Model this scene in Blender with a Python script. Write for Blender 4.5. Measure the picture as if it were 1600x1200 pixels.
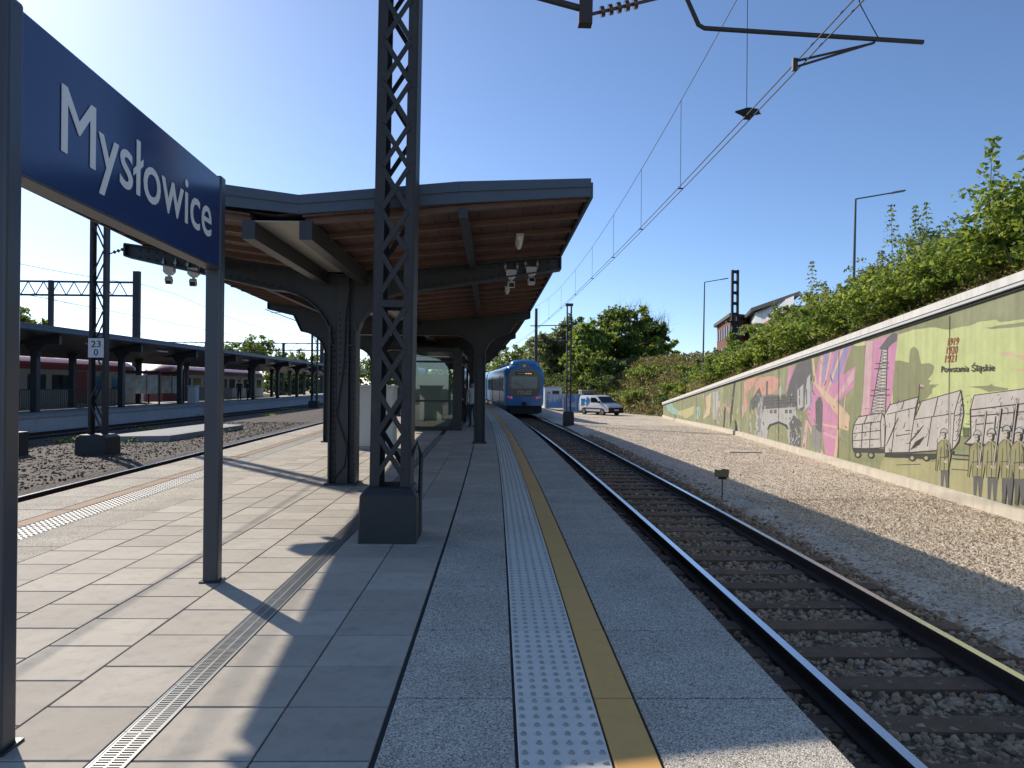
import bpy, bmesh, math, random
import numpy as np
from mathutils import Vector, Matrix
random.seed(4); rng = np.random.default_rng(4)
for o in list(bpy.data.objects): bpy.data.objects.remove(o)
S = bpy.context.scene
COL = S.collection
rad = math.radians

# ------------------------------------------------------------------ camera
F_PX, CAM_H, YAW, PITCH, ROLL = 1109.0, 1.58, rad(1.15), rad(0.17), rad(0.5)
cf = Vector((math.sin(YAW)*math.cos(PITCH), math.cos(YAW)*math.cos(PITCH), math.sin(PITCH)))
cr0 = Vector((math.cos(YAW), -math.sin(YAW), 0)); cu0 = cr0.cross(cf)
cr = cr0*math.cos(ROLL) + cu0*math.sin(ROLL); cu = cu0*math.cos(ROLL) - cr0*math.sin(ROLL)
CAM = Vector((0, 0, CAM_H))
cam = bpy.data.cameras.new('camera'); cam_o = bpy.data.objects.new('camera', cam); COL.objects.link(cam_o)
cam.sensor_width = 36.0; cam.lens = 36.0*F_PX/1600.0; cam.clip_start = 0.05; cam.clip_end = 5000
cam_o.matrix_world = Matrix(((cr.x, cu.x, -cf.x, 0), (cr.y, cu.y, -cf.y, 0), (cr.z, cu.z, -cf.z, CAM_H), (0, 0, 0, 1)))
S.camera = cam_o
# ------------------------------------------------------------------ sky, sun, exposure
SA, SB = 1.09, 1.24                       # shadow run per metre of height: to the right, towards the camera
SUN_EL = math.atan(1/math.hypot(SA, SB)); SUN_AZ = math.atan2(SA, SB)   # azimuth: left of +Y
w = bpy.data.worlds.new('World'); S.world = w; w.use_nodes = True
nt = w.node_tree; bg = nt.nodes['Background']
sky = nt.nodes.new('ShaderNodeTexSky'); sky.sky_type = 'NISHITA'; sky.sun_disc = False
sky.sun_elevation = SUN_EL; sky.sun_rotation = -SUN_AZ
sky.altitude = 250; sky.air_density = 0.75; sky.dust_density = 0.45; sky.ozone_density = 4.5
nt.links.new(sky.outputs[0], bg.inputs[0]); bg.inputs[1].default_value = 0.12
sun = bpy.data.lights.new('sun', 'SUN'); sun.energy = 3.45; sun.angle = rad(0.5); sun.color = (1.0, 0.92, 0.80)
sun_o = bpy.data.objects.new('sun', sun); COL.objects.link(sun_o)
sun_dir = Vector((-SA, SB, 1)).normalized()
sun_o.rotation_euler = sun_dir.to_track_quat('Z', 'Y').to_euler()
S.view_settings.view_transform = 'Standard'; S.view_settings.look = 'None'
S.view_settings.gamma = 1.0; S.view_settings.use_curve_mapping = False
S.view_settings.exposure = 0.5

# ------------------------------------------------------------------ pixel helpers (positions only)
def ray(u, v): return cf + cr*((u-800)/F_PX) + cu*((600-v)/F_PX)
def on_z(u, v, z=0.0):
    d = ray(u, v); return CAM + d*((z-CAM_H)/d.z)
def on_y(u, v, Y):
    d = ray(u, v); return CAM + d*(Y/d.y)

# ------------------------------------------------------------------ materials
MATS = {}
def streaks(m, amt=.25):
    '''rain streaks: a noise stretched down the wall darkens the paint'''
    N = m.node_tree.nodes; L = m.node_tree.links; b = N['Principled BSDF']; src = b.inputs['Base Color'].links[0].from_socket
    geo = N.new('ShaderNodeNewGeometry'); mp = N.new('ShaderNodeMapping'); mp.inputs['Scale'].default_value = (6, 6, .35); L.new(geo.outputs['Position'], mp.inputs[0])
    n = N.new('ShaderNodeTexNoise'); n.inputs['Scale'].default_value = 1; n.inputs['Detail'].default_value = 8; L.new(mp.outputs[0], n.inputs['Vector'])
    r = N.new('ShaderNodeMapRange'); r.inputs[1].default_value = .42; r.inputs[2].default_value = .75; r.inputs[3].default_value = 1.06; r.inputs[4].default_value = 1-amt; L.new(n.outputs['Fac'], r.inputs[0])
    v = N.new('ShaderNodeVectorMath'); v.operation = 'SCALE'; L.new(src, v.inputs[0]); L.new(r.outputs[0], v.inputs['Scale']); L.new(v.outputs[0], b.inputs['Base Color'])
def mat(name, col, rough=0.7, metal=0.0, var=0.12, scale=3.0, bump=0.0, bscale=40.0, col2=None, c2scale=None,
        c2lo=0.45, c2hi=0.65, rnd=0.0, spec=0.5, emit=None):
    if name in MATS: return MATS[name]
    m = bpy.data.materials.new(name); m.use_nodes = True; N = m.node_tree.nodes; L = m.node_tree.links
    b = N['Principled BSDF']; b.inputs['Roughness'].default_value = rough; b.inputs['Metallic'].default_value = metal
    b.inputs['Specular IOR Level'].default_value = spec
    geo = N.new('ShaderNodeNewGeometry')
    base = N.new('ShaderNodeRGB'); base.outputs[0].default_value = (*col, 1); out = base.outputs[0]
    if col2 is not None:
        n2 = N.new('ShaderNodeTexNoise'); n2.inputs['Scale'].default_value = c2scale or scale; n2.inputs['Detail'].default_value = 6
        n2.inputs['Roughness'].default_value = 0.65
        L.new(geo.outputs['Position'], n2.inputs['Vector'])
        mr = N.new('ShaderNodeMapRange'); mr.inputs[1].default_value = c2lo; mr.inputs[2].default_value = c2hi
        L.new(n2.outputs['Fac'], mr.inputs[0])
        mx = N.new('ShaderNodeMix'); mx.data_type = 'RGBA'; mx.inputs['B'].default_value = (*col2, 1)
        L.new(mr.outputs[0], mx.inputs['Factor']); L.new(out, mx.inputs['A']); out = mx.outputs['Result']
    if var or rnd:
        n1 = N.new('ShaderNodeTexNoise'); n1.inputs['Scale'].default_value = scale; n1.inputs['Detail'].default_value = 8
        n1.inputs['Roughness'].default_value = 0.7
        L.new(geo.outputs['Position'], n1.inputs['Vector'])
        mr = N.new('ShaderNodeMapRange'); mr.inputs[1].default_value = 0.25; mr.inputs[2].default_value = 0.75
        mr.inputs[3].default_value = 1-var; mr.inputs[4].default_value = 1+var
        L.new(n1.outputs['Fac'], mr.inputs[0]); val = mr.outputs[0]
        if rnd:
            oi = N.new('ShaderNodeObjectInfo'); m2 = N.new('ShaderNodeMapRange')
            m2.inputs[3].default_value = 1-rnd; m2.inputs[4].default_value = 1+rnd
            L.new(oi.outputs['Random'], m2.inputs[0])
            mm = N.new('ShaderNodeMath'); mm.operation = 'MULTIPLY'; L.new(val, mm.inputs[0]); L.new(m2.outputs[0], mm.inputs[1]); val = mm.outputs[0]
        vm = N.new('ShaderNodeVectorMath'); vm.operation = 'SCALE'; L.new(out, vm.inputs[0]); L.new(val, vm.inputs['Scale']); out = vm.outputs[0]
    L.new(out, b.inputs['Base Color'])
    if bump:
        nb = N.new('ShaderNodeTexNoise'); nb.inputs['Scale'].default_value = bscale; nb.inputs['Detail'].default_value = 6
        L.new(geo.outputs['Position'], nb.inputs['Vector'])
        bp = N.new('ShaderNodeBump'); bp.inputs['Strength'].default_value = bump; bp.inputs['Distance'].default_value = 0.02
        L.new(nb.outputs['Fac'], bp.inputs['Height']); L.new(bp.outputs[0], b.inputs['Normal'])
    if emit:
        b.inputs['Emission Color'].default_value = (*emit[0], 1); b.inputs['Emission Strength'].default_value = emit[1]
    MATS[name] = m; return m
def speckle(name, cols, scale, rough=0.85, bump=0.5, big=None, rnd=0.04, dist=0.01):
    """stone chips: voronoi cells coloured from a ramp, with relief"""
    m = bpy.data.materials.new(name); m.use_nodes = True; N = m.node_tree.nodes; L = m.node_tree.links
    b = N['Principled BSDF']; b.inputs['Roughness'].default_value = rough; b.inputs['Specular IOR Level'].default_value = 0.3
    geo = N.new('ShaderNodeNewGeometry')
    v = N.new('ShaderNodeTexVoronoi'); v.inputs['Scale'].default_value = scale; L.new(geo.outputs['Position'], v.inputs['Vector'])
    sp = N.new('ShaderNodeSeparateColor'); L.new(v.outputs['Color'], sp.inputs[0])
    r = N.new('ShaderNodeValToRGB'); e = r.color_ramp.elements
    e[0].color = (*cols[0], 1); e[1].color = (*cols[-1], 1)
    for i, c in enumerate(cols[1:-1]):
        k = e.new((i+1)/(len(cols)-1)); k.color = (*c, 1)
    L.new(sp.outputs[0], r.inputs[0]); out = r.outputs[0]
    n = N.new('ShaderNodeTexNoise'); n.inputs['Scale'].default_value = 1.1; n.inputs['Detail'].default_value = 7; n.inputs['Roughness'].default_value = .65
    L.new(geo.outputs['Position'], n.inputs['Vector'])
    mr = N.new('ShaderNodeMapRange'); mr.inputs[1].default_value = .3; mr.inputs[2].default_value = .7; mr.inputs[3].default_value = .8; mr.inputs[4].default_value = 1.18
    L.new(n.outputs['Fac'], mr.inputs[0]); val = mr.outputs[0]
    oi = N.new('ShaderNodeObjectInfo'); m2 = N.new('ShaderNodeMapRange'); m2.inputs[3].default_value = 1-rnd; m2.inputs[4].default_value = 1+rnd
    L.new(oi.outputs['Random'], m2.inputs[0]); mm = N.new('ShaderNodeMath'); mm.operation = 'MULTIPLY'
    L.new(val, mm.inputs[0]); L.new(m2.outputs[0], mm.inputs[1])
    vm = N.new('ShaderNodeVectorMath'); vm.operation = 'SCALE'; L.new(out, vm.inputs[0]); L.new(mm.outputs[0], vm.inputs['Scale']); out = vm.outputs[0]
    if big:
        n2 = N.new('ShaderNodeTexNoise'); n2.inputs['Scale'].default_value = big[1]; n2.inputs['Detail'].default_value = 8; n2.inputs['Roughness'].default_value = .7
        L.new(geo.outputs['Position'], n2.inputs['Vector'])
        m3 = N.new('ShaderNodeMapRange'); m3.inputs[1].default_value = big[2]; m3.inputs[2].default_value = big[2]+.12
        L.new(n2.outputs['Fac'], m3.inputs[0])
        mx = N.new('ShaderNodeMix'); mx.data_type = 'RGBA'; mx.inputs['B'].default_value = (*big[0], 1)
        L.new(m3.outputs[0], mx.inputs['Factor']); L.new(out, mx.inputs['A']); out = mx.outputs['Result']
    L.new(out, b.inputs['Base Color'])
    bp = N.new('ShaderNodeBump'); bp.inputs['Strength'].default_value = bump; bp.inputs['Distance'].default_value = dist
    L.new(v.outputs['Distance'], bp.inputs['Height']); bp.invert = True; L.new(bp.outputs[0], b.inputs['Normal'])
    MATS[name] = m; return m
def leafmat(name, cols, trans=0.35):
    m = bpy.data.materials.new(name); m.use_nodes = True; N = m.node_tree.nodes; L = m.node_tree.links
    b = N['Principled BSDF']; b.inputs['Roughness'].default_value = 0.5; b.inputs['Specular IOR Level'].default_value = 0.35
    geo = N.new('ShaderNodeNewGeometry'); r = N.new('ShaderNodeValToRGB'); e = r.color_ramp.elements
    e[0].color = (*cols[0], 1); e[1].color = (*cols[-1], 1)
    for i, c in enumerate(cols[1:-1]):
        k = e.new((i+1)/(len(cols)-1)); k.color = (*c, 1)
    L.new(geo.outputs['Random Per Island'], r.inputs[0]); L.new(r.outputs[0], b.inputs['Base Color'])
    t = N.new('ShaderNodeBsdfTranslucent'); vm = N.new('ShaderNodeVectorMath'); vm.operation = 'MULTIPLY'; vm.inputs[1].default_value = (1.75, 1.6, 1.1); L.new(r.outputs[0], vm.inputs[0]); L.new(vm.outputs[0], t.inputs[0])
    mx = N.new('ShaderNodeMixShader'); mx.inputs[0].default_value = trans
    L.new(b.outputs[0], mx.inputs[1]); L.new(t.outputs[0], mx.inputs[2])
    L.new(mx.outputs[0], N['Material Output'].inputs[0])
    MATS[name] = m; return m
def glassmat(name, tint=(0.75, 0.85, 0.82), a=0.55, rough=0.02):
    m = bpy.data.materials.new(name); m.use_nodes = True; N = m.node_tree.nodes; L = m.node_tree.links
    g = N.new('ShaderNodeBsdfGlossy'); g.inputs['Roughness'].default_value = rough
    t = N.new('ShaderNodeBsdfTransparent'); t.inputs[0].default_value = (*tint, 1)
    f = N.new('ShaderNodeFresnel'); f.inputs[0].default_value = 1.6
    ad = N.new('ShaderNodeMath'); ad.operation = 'MULTIPLY_ADD'; ad.inputs[1].default_value = 0.9; ad.inputs[2].default_value = 0.08
    L.new(f.outputs[0], ad.inputs[0])
    mx = N.new('ShaderNodeMixShader'); L.new(ad.outputs[0], mx.inputs[0]); L.new(t.outputs[0], mx.inputs[1]); L.new(g.outputs[0], mx.inputs[2])
    L.new(mx.outputs[0], N['Material Output'].inputs[0]); MATS[name] = m; return m

M_steel = mat('dark_painted_steel', (0.028, 0.030, 0.033), rough=0.42, var=0.18, scale=4, bump=0.08, bscale=60)
M_steel2 = mat('weathered_dark_steel', (0.035, 0.034, 0.034), rough=0.6, var=0.25, scale=6, col2=(0.07, 0.045, 0.03), c2lo=.6, c2hi=.8)
M_fascia = mat('fascia_blue_grey_paint', (0.062, 0.085, 0.115), rough=0.45, var=0.1, scale=2)
M_wood = mat('brown_stained_timber', (0.078, 0.040, 0.030), rough=0.65, var=0.3, scale=5, rnd=0.22, bump=0.1, bscale=30)
M_rafter = mat('timber_rafter', (0.125, 0.068, 0.047), rough=0.6, var=0.2, scale=6, rnd=0.12)
M_roofsheet = mat('roof_bitumen', (0.05, 0.055, 0.06), rough=0.8)
M_cream = mat('cream_sheet', (0.31, 0.30, 0.26), rough=0.5, var=0.12)
M_white = mat('white_enamel', (0.72, 0.72, 0.70), rough=0.4, var=0.05)
M_grey = mat('light_grey_paint', (0.55, 0.56, 0.54), rough=0.45, var=0.05)
M_black = mat('black_rubber', (0.012, 0.012, 0.013), rough=0.7, var=0.1)
M_paver = mat('concrete_paver', (0.48, 0.42, 0.335), rough=0.8, var=0.14, scale=2.2, rnd=0.14, bump=0.10, bscale=160, col2=(0.38, 0.33, 0.265), c2scale=9, c2lo=.5, c2hi=.75)
M_joint = mat('paving_joint', (0.06, 0.058, 0.055), rough=0.95)
M_agg = speckle('exposed_aggregate', [(0.12, 0.105, 0.085), (0.46, 0.41, 0.33), (0.62, 0.55, 0.445), (0.90, 0.81, 0.66)], 165, bump=0.4, big=((0.20, 0.12, 0.07), 0.9, 0.74))
M_tactile = mat('white_tactile_concrete', (0.80, 0.75, 0.64), rough=0.7, var=0.08, scale=6, rnd=0.05, bump=0.05, bscale=120)
M_yellow = mat('ochre_strip_concrete', (0.80, 0.44, 0.125), rough=0.75, var=0.09, scale=9, rnd=0.05, bump=0.05, bscale=120)
M_concrete = mat('grey_concrete', (0.36, 0.355, 0.34), rough=0.85, var=0.18, scale=1.6, bump=0.12, bscale=30)
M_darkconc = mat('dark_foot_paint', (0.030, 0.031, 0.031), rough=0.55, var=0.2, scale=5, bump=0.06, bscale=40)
M_stainless = mat('galvanised_grate', (0.34, 0.34, 0.33), rough=0.38, metal=0.85, var=0.12, scale=12)
M_railside = mat('rusty_rail_side', (0.045, 0.030, 0.022), rough=0.8, var=0.25, scale=8)
M_railtop = mat('polished_rail_head', (0.72, 0.72, 0.74), rough=0.22, metal=1.0, var=0.05)
M_sleeper = mat('creosoted_timber_sleeper', (0.20, 0.125, 0.075), rough=0.85, var=0.35, scale=9, rnd=0.2, bump=0.3, bscale=25)
M_gravel = speckle('gravel_ground', [(0.36, 0.28, 0.20), (0.62, 0.51, 0.38), (0.70, 0.59, 0.46), (0.82, 0.72, 0.58)], 34, bump=0.5, big=((0.22, 0.175, 0.13), 0.35, 0.62), dist=0.03)
M_ballastbed = speckle('ballast_bed', [(0.06, 0.042, 0.028), (0.13, 0.095, 0.065), (0.19, 0.145, 0.10), (0.26, 0.205, 0.15)], 22, bump=1.0, dist=0.04)
M_yard = speckle('yard_ballast', [(0.04, 0.03, 0.024), (0.085, 0.064, 0.05), (0.12, 0.092, 0.072), (0.17, 0.135, 0.108)], 20, bump=0.8, dist=0.03)
def islandmat(name, cols, rough=.85):
    m = leafmat(name, cols, 0.0); m.node_tree.nodes['Principled BSDF'].inputs['Roughness'].default_value = rough; return m
M_stone = islandmat('ballast_stone', [(0.21, 0.13, 0.075), (0.52, 0.36, 0.225), (0.40, 0.27, 0.165), (0.60, 0.45, 0.30), (0.42, 0.23, 0.11)])
M_pebble = islandmat('path_gravel', [(0.40, 0.31, 0.22), (0.74, 0.62, 0.475), (0.64, 0.52, 0.39), (0.84, 0.75, 0.61)])

# ------------------------------------------------------------------ mesh builder
class MB:
    def __init__(s): s.v = []; s.f = []; s.m = []; s.cur = 0
    def add(s, vs, fs):
        o = len(s.v); s.v += [tuple(p) for p in vs]; s.f += [tuple(i+o for i in f) for f in fs]; s.m += [s.cur]*len(fs); return s
    def box(s, x0, x1, y0, y1, z0, z1):
        return s.add([(x0,y0,z0),(x1,y0,z0),(x1,y1,z0),(x0,y1,z0),(x0,y0,z1),(x1,y0,z1),(x1,y1,z1),(x0,y1,z1)],
                     [(3,2,1,0),(4,5,6,7),(0,1,5,4),(1,2,6,5),(2,3,7,6),(3,0,4,7)])
    def bar(s, a, b, wd, hd, up=(0,0,1)):
        a = Vector(a); b = Vector(b); d = (b-a).normalized(); u = Vector(up)
        if abs(d.dot(u)) > .98: u = Vector((0,1,0))
        x = d.cross(u).normalized()*wd/2; y = x.cross(d).normalized()*hd/2
        vs = [a-x-y, a+x-y, a+x+y, a-x+y, b-x-y, b+x-y, b+x+y, b-x+y]
        return s.add(vs, [(3,2,1,0),(4,5,6,7),(0,1,5,4),(1,2,6,5),(2,3,7,6),(3,0,4,7)])
    def tube(s, pts, r, n=8, cap=True):
        pts = [Vector(p) for p in pts]; rs = r if isinstance(r, (list, tuple)) else [r]*len(pts); rings = []
        for i, p in enumerate(pts):
            d = (pts[min(i+1, len(pts)-1)]-pts[max(i-1, 0)]).normalized()
            u = Vector((0,0,1)) if abs(d.z) < .95 else Vector((0,1,0))
            x = d.cross(u).normalized(); y = x.cross(d).normalized()
            rings.append([p+(x*math.cos(2*math.pi*k/n)+y*math.sin(2*math.pi*k/n))*rs[i] for k in range(n)])
        vs = [q for rg in rings for q in rg]; fs = []
        for i in range(len(pts)-1):
            for k in range(n): fs.append((i*n+k, i*n+(k+1) % n, (i+1)*n+(k+1) % n, (i+1)*n+k))
        if cap: fs += [tuple(range(n))[::-1], tuple(range((len(pts)-1)*n, len(pts)*n))]
        return s.add(vs, fs)
    def prism(s, poly, axis, a, b):
        """extrude a 2D polygon along axis ('x','y','z') from a to b"""
        def P(p, t): return {'y': (p[0], t, p[1]), 'x': (t, p[0], p[1]), 'z': (p[0], p[1], t)}[axis]
        n = len(poly); vs = [P(p, a) for p in poly]+[P(p, b) for p in poly]
        fs = [(i, (i+1) % n, n+(i+1) % n, n+i) for i in range(n)]+[tuple(range(n))[::-1], tuple(range(n, 2*n))]
        return s.add(vs, fs)
    def loft(s, rings, cap=True):
        n = len(rings[0]); vs = [p for r in rings for p in r]; fs = []
        for i in range(len(rings)-1):
            for k in range(n): fs.append((i*n+k, i*n+(k+1) % n, (i+1)*n+(k+1) % n, (i+1)*n+k))
        if cap: fs += [tuple(range(n))[::-1], tuple(range((len(rings)-1)*n, len(rings)*n))]
        return s.add(vs, fs)
    def dome(s, c, r, nrm=(0,0,1), n=6, flat=.6):
        c = Vector(c); z = Vector(nrm).normalized(); u = Vector((0,0,1)) if abs(z.z) < .9 else Vector((1,0,0))
        x = z.cross(u).normalized(); y = z.cross(x)
        vs = [c+(x*math.cos(2*math.pi*k/n)+y*math.sin(2*math.pi*k/n))*r for k in range(n)]
        vs += [c+(x*math.cos(2*math.pi*k/n)+y*math.sin(2*math.pi*k/n))*r*.62+z*r*flat for k in range(n)]
        return s.add(vs, [(k, (k+1) % n, n+(k+1) % n, n+k) for k in range(n)]+[tuple(range(n, 2*n))])
    def mesh(s, name, mats, smooth=False):
        me = bpy.data.meshes.new(name); me.from_pydata(s.v, [], s.f)
        for m in (mats if isinstance(mats, (list, tuple)) else [mats]): me.materials.append(m)
        if len(me.materials) > 1: me.polygons.foreach_set('material_index', s.m)
        bm = bmesh.new(); bm.from_mesh(me); bmesh.ops.recalc_face_normals(bm, faces=bm.faces); bm.to_mesh(me); bm.free()
        if smooth:
            me.polygons.foreach_set('use_smooth', [True]*len(me.polygons)); me.set_sharp_from_angle(angle=rad(38))
        me.update(); return me
    def build(s, name, mats, parent=None, smooth=False, **tags):
        return link(name, s.mesh(name, mats, smooth), parent, **tags)
def link(name, me, parent=None, **tags):
    o = bpy.data.objects.new(name, me); COL.objects.link(o)
    if parent is not None: o.parent = parent
    for k, v in tags.items(): o[k] = v
    return o
def thing(name, label, category, loc=(0,0,0), rz=0.0, group=None):
    o = bpy.data.objects.new(name, None); COL.objects.link(o); o.location = loc; o.rotation_euler = (0,0,rz)
    o.empty_display_size = .2; o['label'] = label; o['category'] = category
    if group: o['group'] = group
    return o
def tags(label, category, group=None):
    d = dict(label=label, category=category)
    if group: d['group'] = group
    return d
def copy_tree(o, parent=None):
    c = o.copy(); COL.objects.link(c); c.parent = parent
    for ch in o.children: copy_tree(ch, c)
    return c
def bevel(o, wd, seg=1):
    md = o.modifiers.new('bevel', 'BEVEL'); md.width = wd; md.segments = seg; md.limit_method = 'ANGLE'; return o
FONT_CACHE = {}
def text_mesh(name, string, origin, xvec, yvec, m, parent, lift, bold=0.0):
    """flat lettering: the string's bounding box is fitted to origin + xvec (width) and yvec (height)"""
    cu_ = bpy.data.curves.new(name, 'FONT'); cu_.body = string; cu_.size = 1; cu_.resolution_u = 4
    to = bpy.data.objects.new(name, cu_); COL.objects.link(to)
    me = bpy.data.meshes.new_from_object(to.evaluated_get(bpy.context.evaluated_depsgraph_get()))
    bpy.data.objects.remove(to); bpy.data.curves.remove(cu_)
    n = len(me.vertices); co = np.empty(n*3); me.vertices.foreach_get('co', co); co = co.reshape(-1, 3)
    lo = co.min(0); hi = co.max(0); a = (co[:, 0]-lo[0])/(hi[0]-lo[0]); b = (co[:, 1]-lo[1])/(hi[1]-lo[1])
    X = np.array(xvec); Y = np.array(yvec); nn = np.cross(X, Y); nn = nn/np.linalg.norm(nn)
    new = np.array(origin)+a[:, None]*X+b[:, None]*Y+nn*lift
    me.vertices.foreach_set('co', new.ravel()); me.materials.clear(); me.materials.append(m); me.update()
    if bold:                                   # heavier strokes: the same outline again, shifted by a hair
        fs = [tuple(p.vertices) for p in me.polygons]; vs = []; ff = []; Lx = X/np.linalg.norm(X); Ly = Y/np.linalg.norm(Y); bw = bold*np.linalg.norm(Y)
        for i, (dx, dy) in enumerate(((0, 0), (1, 0), (-1, 0), (0, .6), (0, -.6))):
            ff += [tuple(q+len(vs) for q in f) for f in fs]; vs += [tuple(p) for p in new+Lx*dx*bw+Ly*dy*bw+nn*i*.0003]
        me = bpy.data.meshes.new(name); me.from_pydata(vs, [], ff); me.materials.append(m)
    return link(name, me, parent)

K = 0.00062
def cx(y): return -K*max(0.0, y-5.0)**2 if y < 150 else -K*145**2-2*K*145*(y-150)
def cs(y): return -2*K*max(0.0, min(y, 150)-5.0)            # slope dx/dy of the curve
def xe(y): return -6.2-0.04*(min(y, 45)-8)+(cx(y)-cx(45) if y > 45 else 0)   # left platform edge
def sm(t): t = max(0., min(1., t)); return t*t*(3-2*t)

# ================================================================== GROUND
def gzf(x, y):
    """general ground level"""
    z = -0.64-0.40*sm((y-30)/32.)*sm((x-4)/3.)
    if 0.5 < x-cx(y) < 5.0 and y < 140: z = min(z, -0.76)
    if x < -6.5: z = -0.74
    if -19.0 < x < -9.9: z = -0.66
    return z
xs = np.concatenate([[-1800, -600, -200, -90, -60, -45, -36, -30], np.arange(-28, 15.1, .5), [18, 24, 40, 90, 250, 700, 1800]])
ys = np.concatenate([[-400, -60, -20], np.arange(-8, 80, 1.0), np.arange(80, 161, 5), [200, 300, 600, 1500, 3500]])
g = MB(); nx = len(xs)
g.add([(x, y, gzf(x, y)) for y in ys for x in xs], [(j*nx+i, j*nx+i+1, (j+1)*nx+i+1, (j+1)*nx+i) for j in range(len(ys)-1) for i in range(nx-1)])
go = g.build('ground', [M_gravel, M_yard], kind='structure')
for p in go.data.polygons:
    if p.center.x < -6.5 and p.center.y < 160: p.material_index = 1

# stones: joined loose stones lying on the ground (too many to count)
def stones(name, xy, zf, size, m, parent=None, octa=False):
    n = len(xy)
    if octa:
        tv = np.array([(1,0,0),(-1,0,0),(0,1,0),(0,-1,0),(0,0,1),(0,0,-1)], float); tf = np.array([(0,2,4),(2,1,4),(1,3,4),(3,0,4)])
    else:
        p = (1+5**.5)/2; tv = np.array([(-1,p,0),(1,p,0),(-1,-p,0),(1,-p,0),(0,-1,p),(0,1,p),(0,-1,-p),(0,1,-p),(p,0,-1),(p,0,1),(-p,0,-1),(-p,0,1)])/1.9
        tf = np.array([(0,11,5),(0,5,1),(0,1,7),(0,7,10),(0,10,11),(1,5,9),(5,11,4),(11,10,2),(10,7,6),(7,1,8),(3,9,4),(3,4,2),(3,2,6),(3,6,8),(3,8,9),(4,9,5),(2,4,11),(6,2,10),(8,6,7),(9,8,1)])
    q = rng.normal(size=(n, 4)); q /= np.linalg.norm(q, axis=1)[:, None]; a, b, c, d = q.T
    R = np.stack([1-2*(c*c+d*d), 2*(b*c-a*d), 2*(b*d+a*c), 2*(b*c+a*d), 1-2*(b*b+d*d), 2*(c*d-a*b), 2*(b*d-a*c), 2*(c*d+a*b), 1-2*(b*b+c*c)], 1).reshape(n, 3, 3)
    sc = size*rng.uniform(.55, 1.35, (n, 1, 1))*rng.uniform(.55, 1.2, (n, 1, 3))
    T = tv[None]*rng.uniform(.72, 1.2, (n, len(tv), 1))*sc
    V = np.einsum('nij,nkj->nki', R, T)
    z = np.array([zf(x, y) for x, y in xy])+rng.uniform(-.3, .55, n)*size
    V += np.stack([xy[:, 0], xy[:, 1], z], 1)[:, None]
    Fc = tf[None]+(np.arange(n)*len(tv))[:, None, None]
    me = bpy.data.meshes.new(name); me.from_pydata(V.reshape(-1, 3), [], Fc.reshape(-1, 3).tolist()); me.materials.append(m)
    return link(name, me, parent, kind='stuff')

# ================================================================== RIGHT TRACK
RX = 3.16                                                   # track centre where straight
def rail_part(off, y0, y1, centre, parent, z=-0.55):
    prof = [(-.036, 0), (.036, 0), (.037, -.035), (.010, -.05), (.010, -.125), (.07, -.145), (.07, -.16), (-.07, -.16), (-.07, -.145), (-.010, -.125), (-.010, -.05), (-.037, -.035)]
    yy = np.arange(y0, y1+.1, 2.0); b = MB()
    rings = [[(centre(y)+off+p[0], y, z+p[1]) for p in prof] for y in yy]
    n = len(prof); vs = [p for r in rings for p in r]; fs = []; ms = []
    for i in range(len(yy)-1):
        for k in range(n): fs.append((i*n+k, i*n+(k+1) % n, (i+1)*n+(k+1) % n, (i+1)*n+k)); ms.append(1 if k == 0 else 0)
    b.add(vs, fs); b.m = ms; return b.build('rail', [M_railside, M_railtop], parent)
def sleeper_mesh():
    b = MB(); b.box(-1.28, 1.28, -.12, .12, -.14, 0); return b.mesh('sleeper', M_sleeper)
SLEEPER = sleeper_mesh()
def track(centre, slope, y0, y1, step=0.66, ballast=True, name='railway_track'):
    t = bpy.data.objects.new(name, None); COL.objects.link(t); t['kind'] = 'structure'
    for off in (-.7525, .7525): rail_part(off, y0, y1, centre, t)
    y = y0+.3
    while y < min(y1, 75):
        o = link('sleeper', SLEEPER, t); o.location = (centre(y)+random.uniform(-.02, .02), y, -.705+random.uniform(-.012, .008)); o.rotation_euler = (0, 0, -math.atan(slope(y))+random.uniform(-.012, .012)); y += step+random.uniform(-.02, .02)
    b = MB(); yy = np.arange(y0, y1, 2.0); sec = [(-1.9, -.80), (-1.5, -.745), (1.5, -.745), (2.0, -.80)]
    b.add([(centre(y)+p[0], y, p[1]) for y in yy for p in sec], [(i*4+k, i*4+k+1, (i+1)*4+k+1, (i+1)*4+k) for i in range(len(yy)-1) for k in range(3)])
    b.build('ballast_bed', M_ballastbed, t)
    return t
tr = track(lambda y: RX+cx(y), cs, -6, 128)
def scat(n, x0, x1, y0, y1, p=1.6):
    """denser near the camera"""
    y = y0+(y1-y0)*rng.random(n)**p; return np.stack([rng.uniform(x0, x1, n), y], 1)
def zb(x, y):
    d = x-(RX+cx(y)); return -.745 if -1.5 < d < 1.5 else (-.745-.1*(abs(d)-1.5) if d < 0 else -.735+.08*sm((d-1.5)/.5))
xy = np.concatenate([scat(15000, 1.55, 4.95, 2.0, 12, 1.0), scat(12000, 1.55, 4.95, 12, 34, 1.4)])
xy[:, 0] += np.array([cx(y) for y in xy[:, 1]])
dr = np.abs(np.abs(xy[:, 0]-RX-np.array([cx(y) for y in xy[:, 1]]))-.7525)
xy = xy[dr > .085]
stones('ballast', xy, lambda x, y: zb(x, y)-.012, 0.036, M_stone, tr)
xy = np.concatenate([scat(30000, 4.75, 9.6, 4, 14, 1.0), scat(26000, 4.6, 11.6, 14, 44, 1.7)])
xy = xy[xy[:, 0] < 8.8+.112*(xy[:, 1]-11.9)]
stones('loose_gravel', xy, lambda x, y: gzf(x, y)+.005, 0.016, M_pebble, octa=True)
b = MB(); b.add([(x, y, -.55+z) for x, y, z in [(0,0,0)]], []); 
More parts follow.
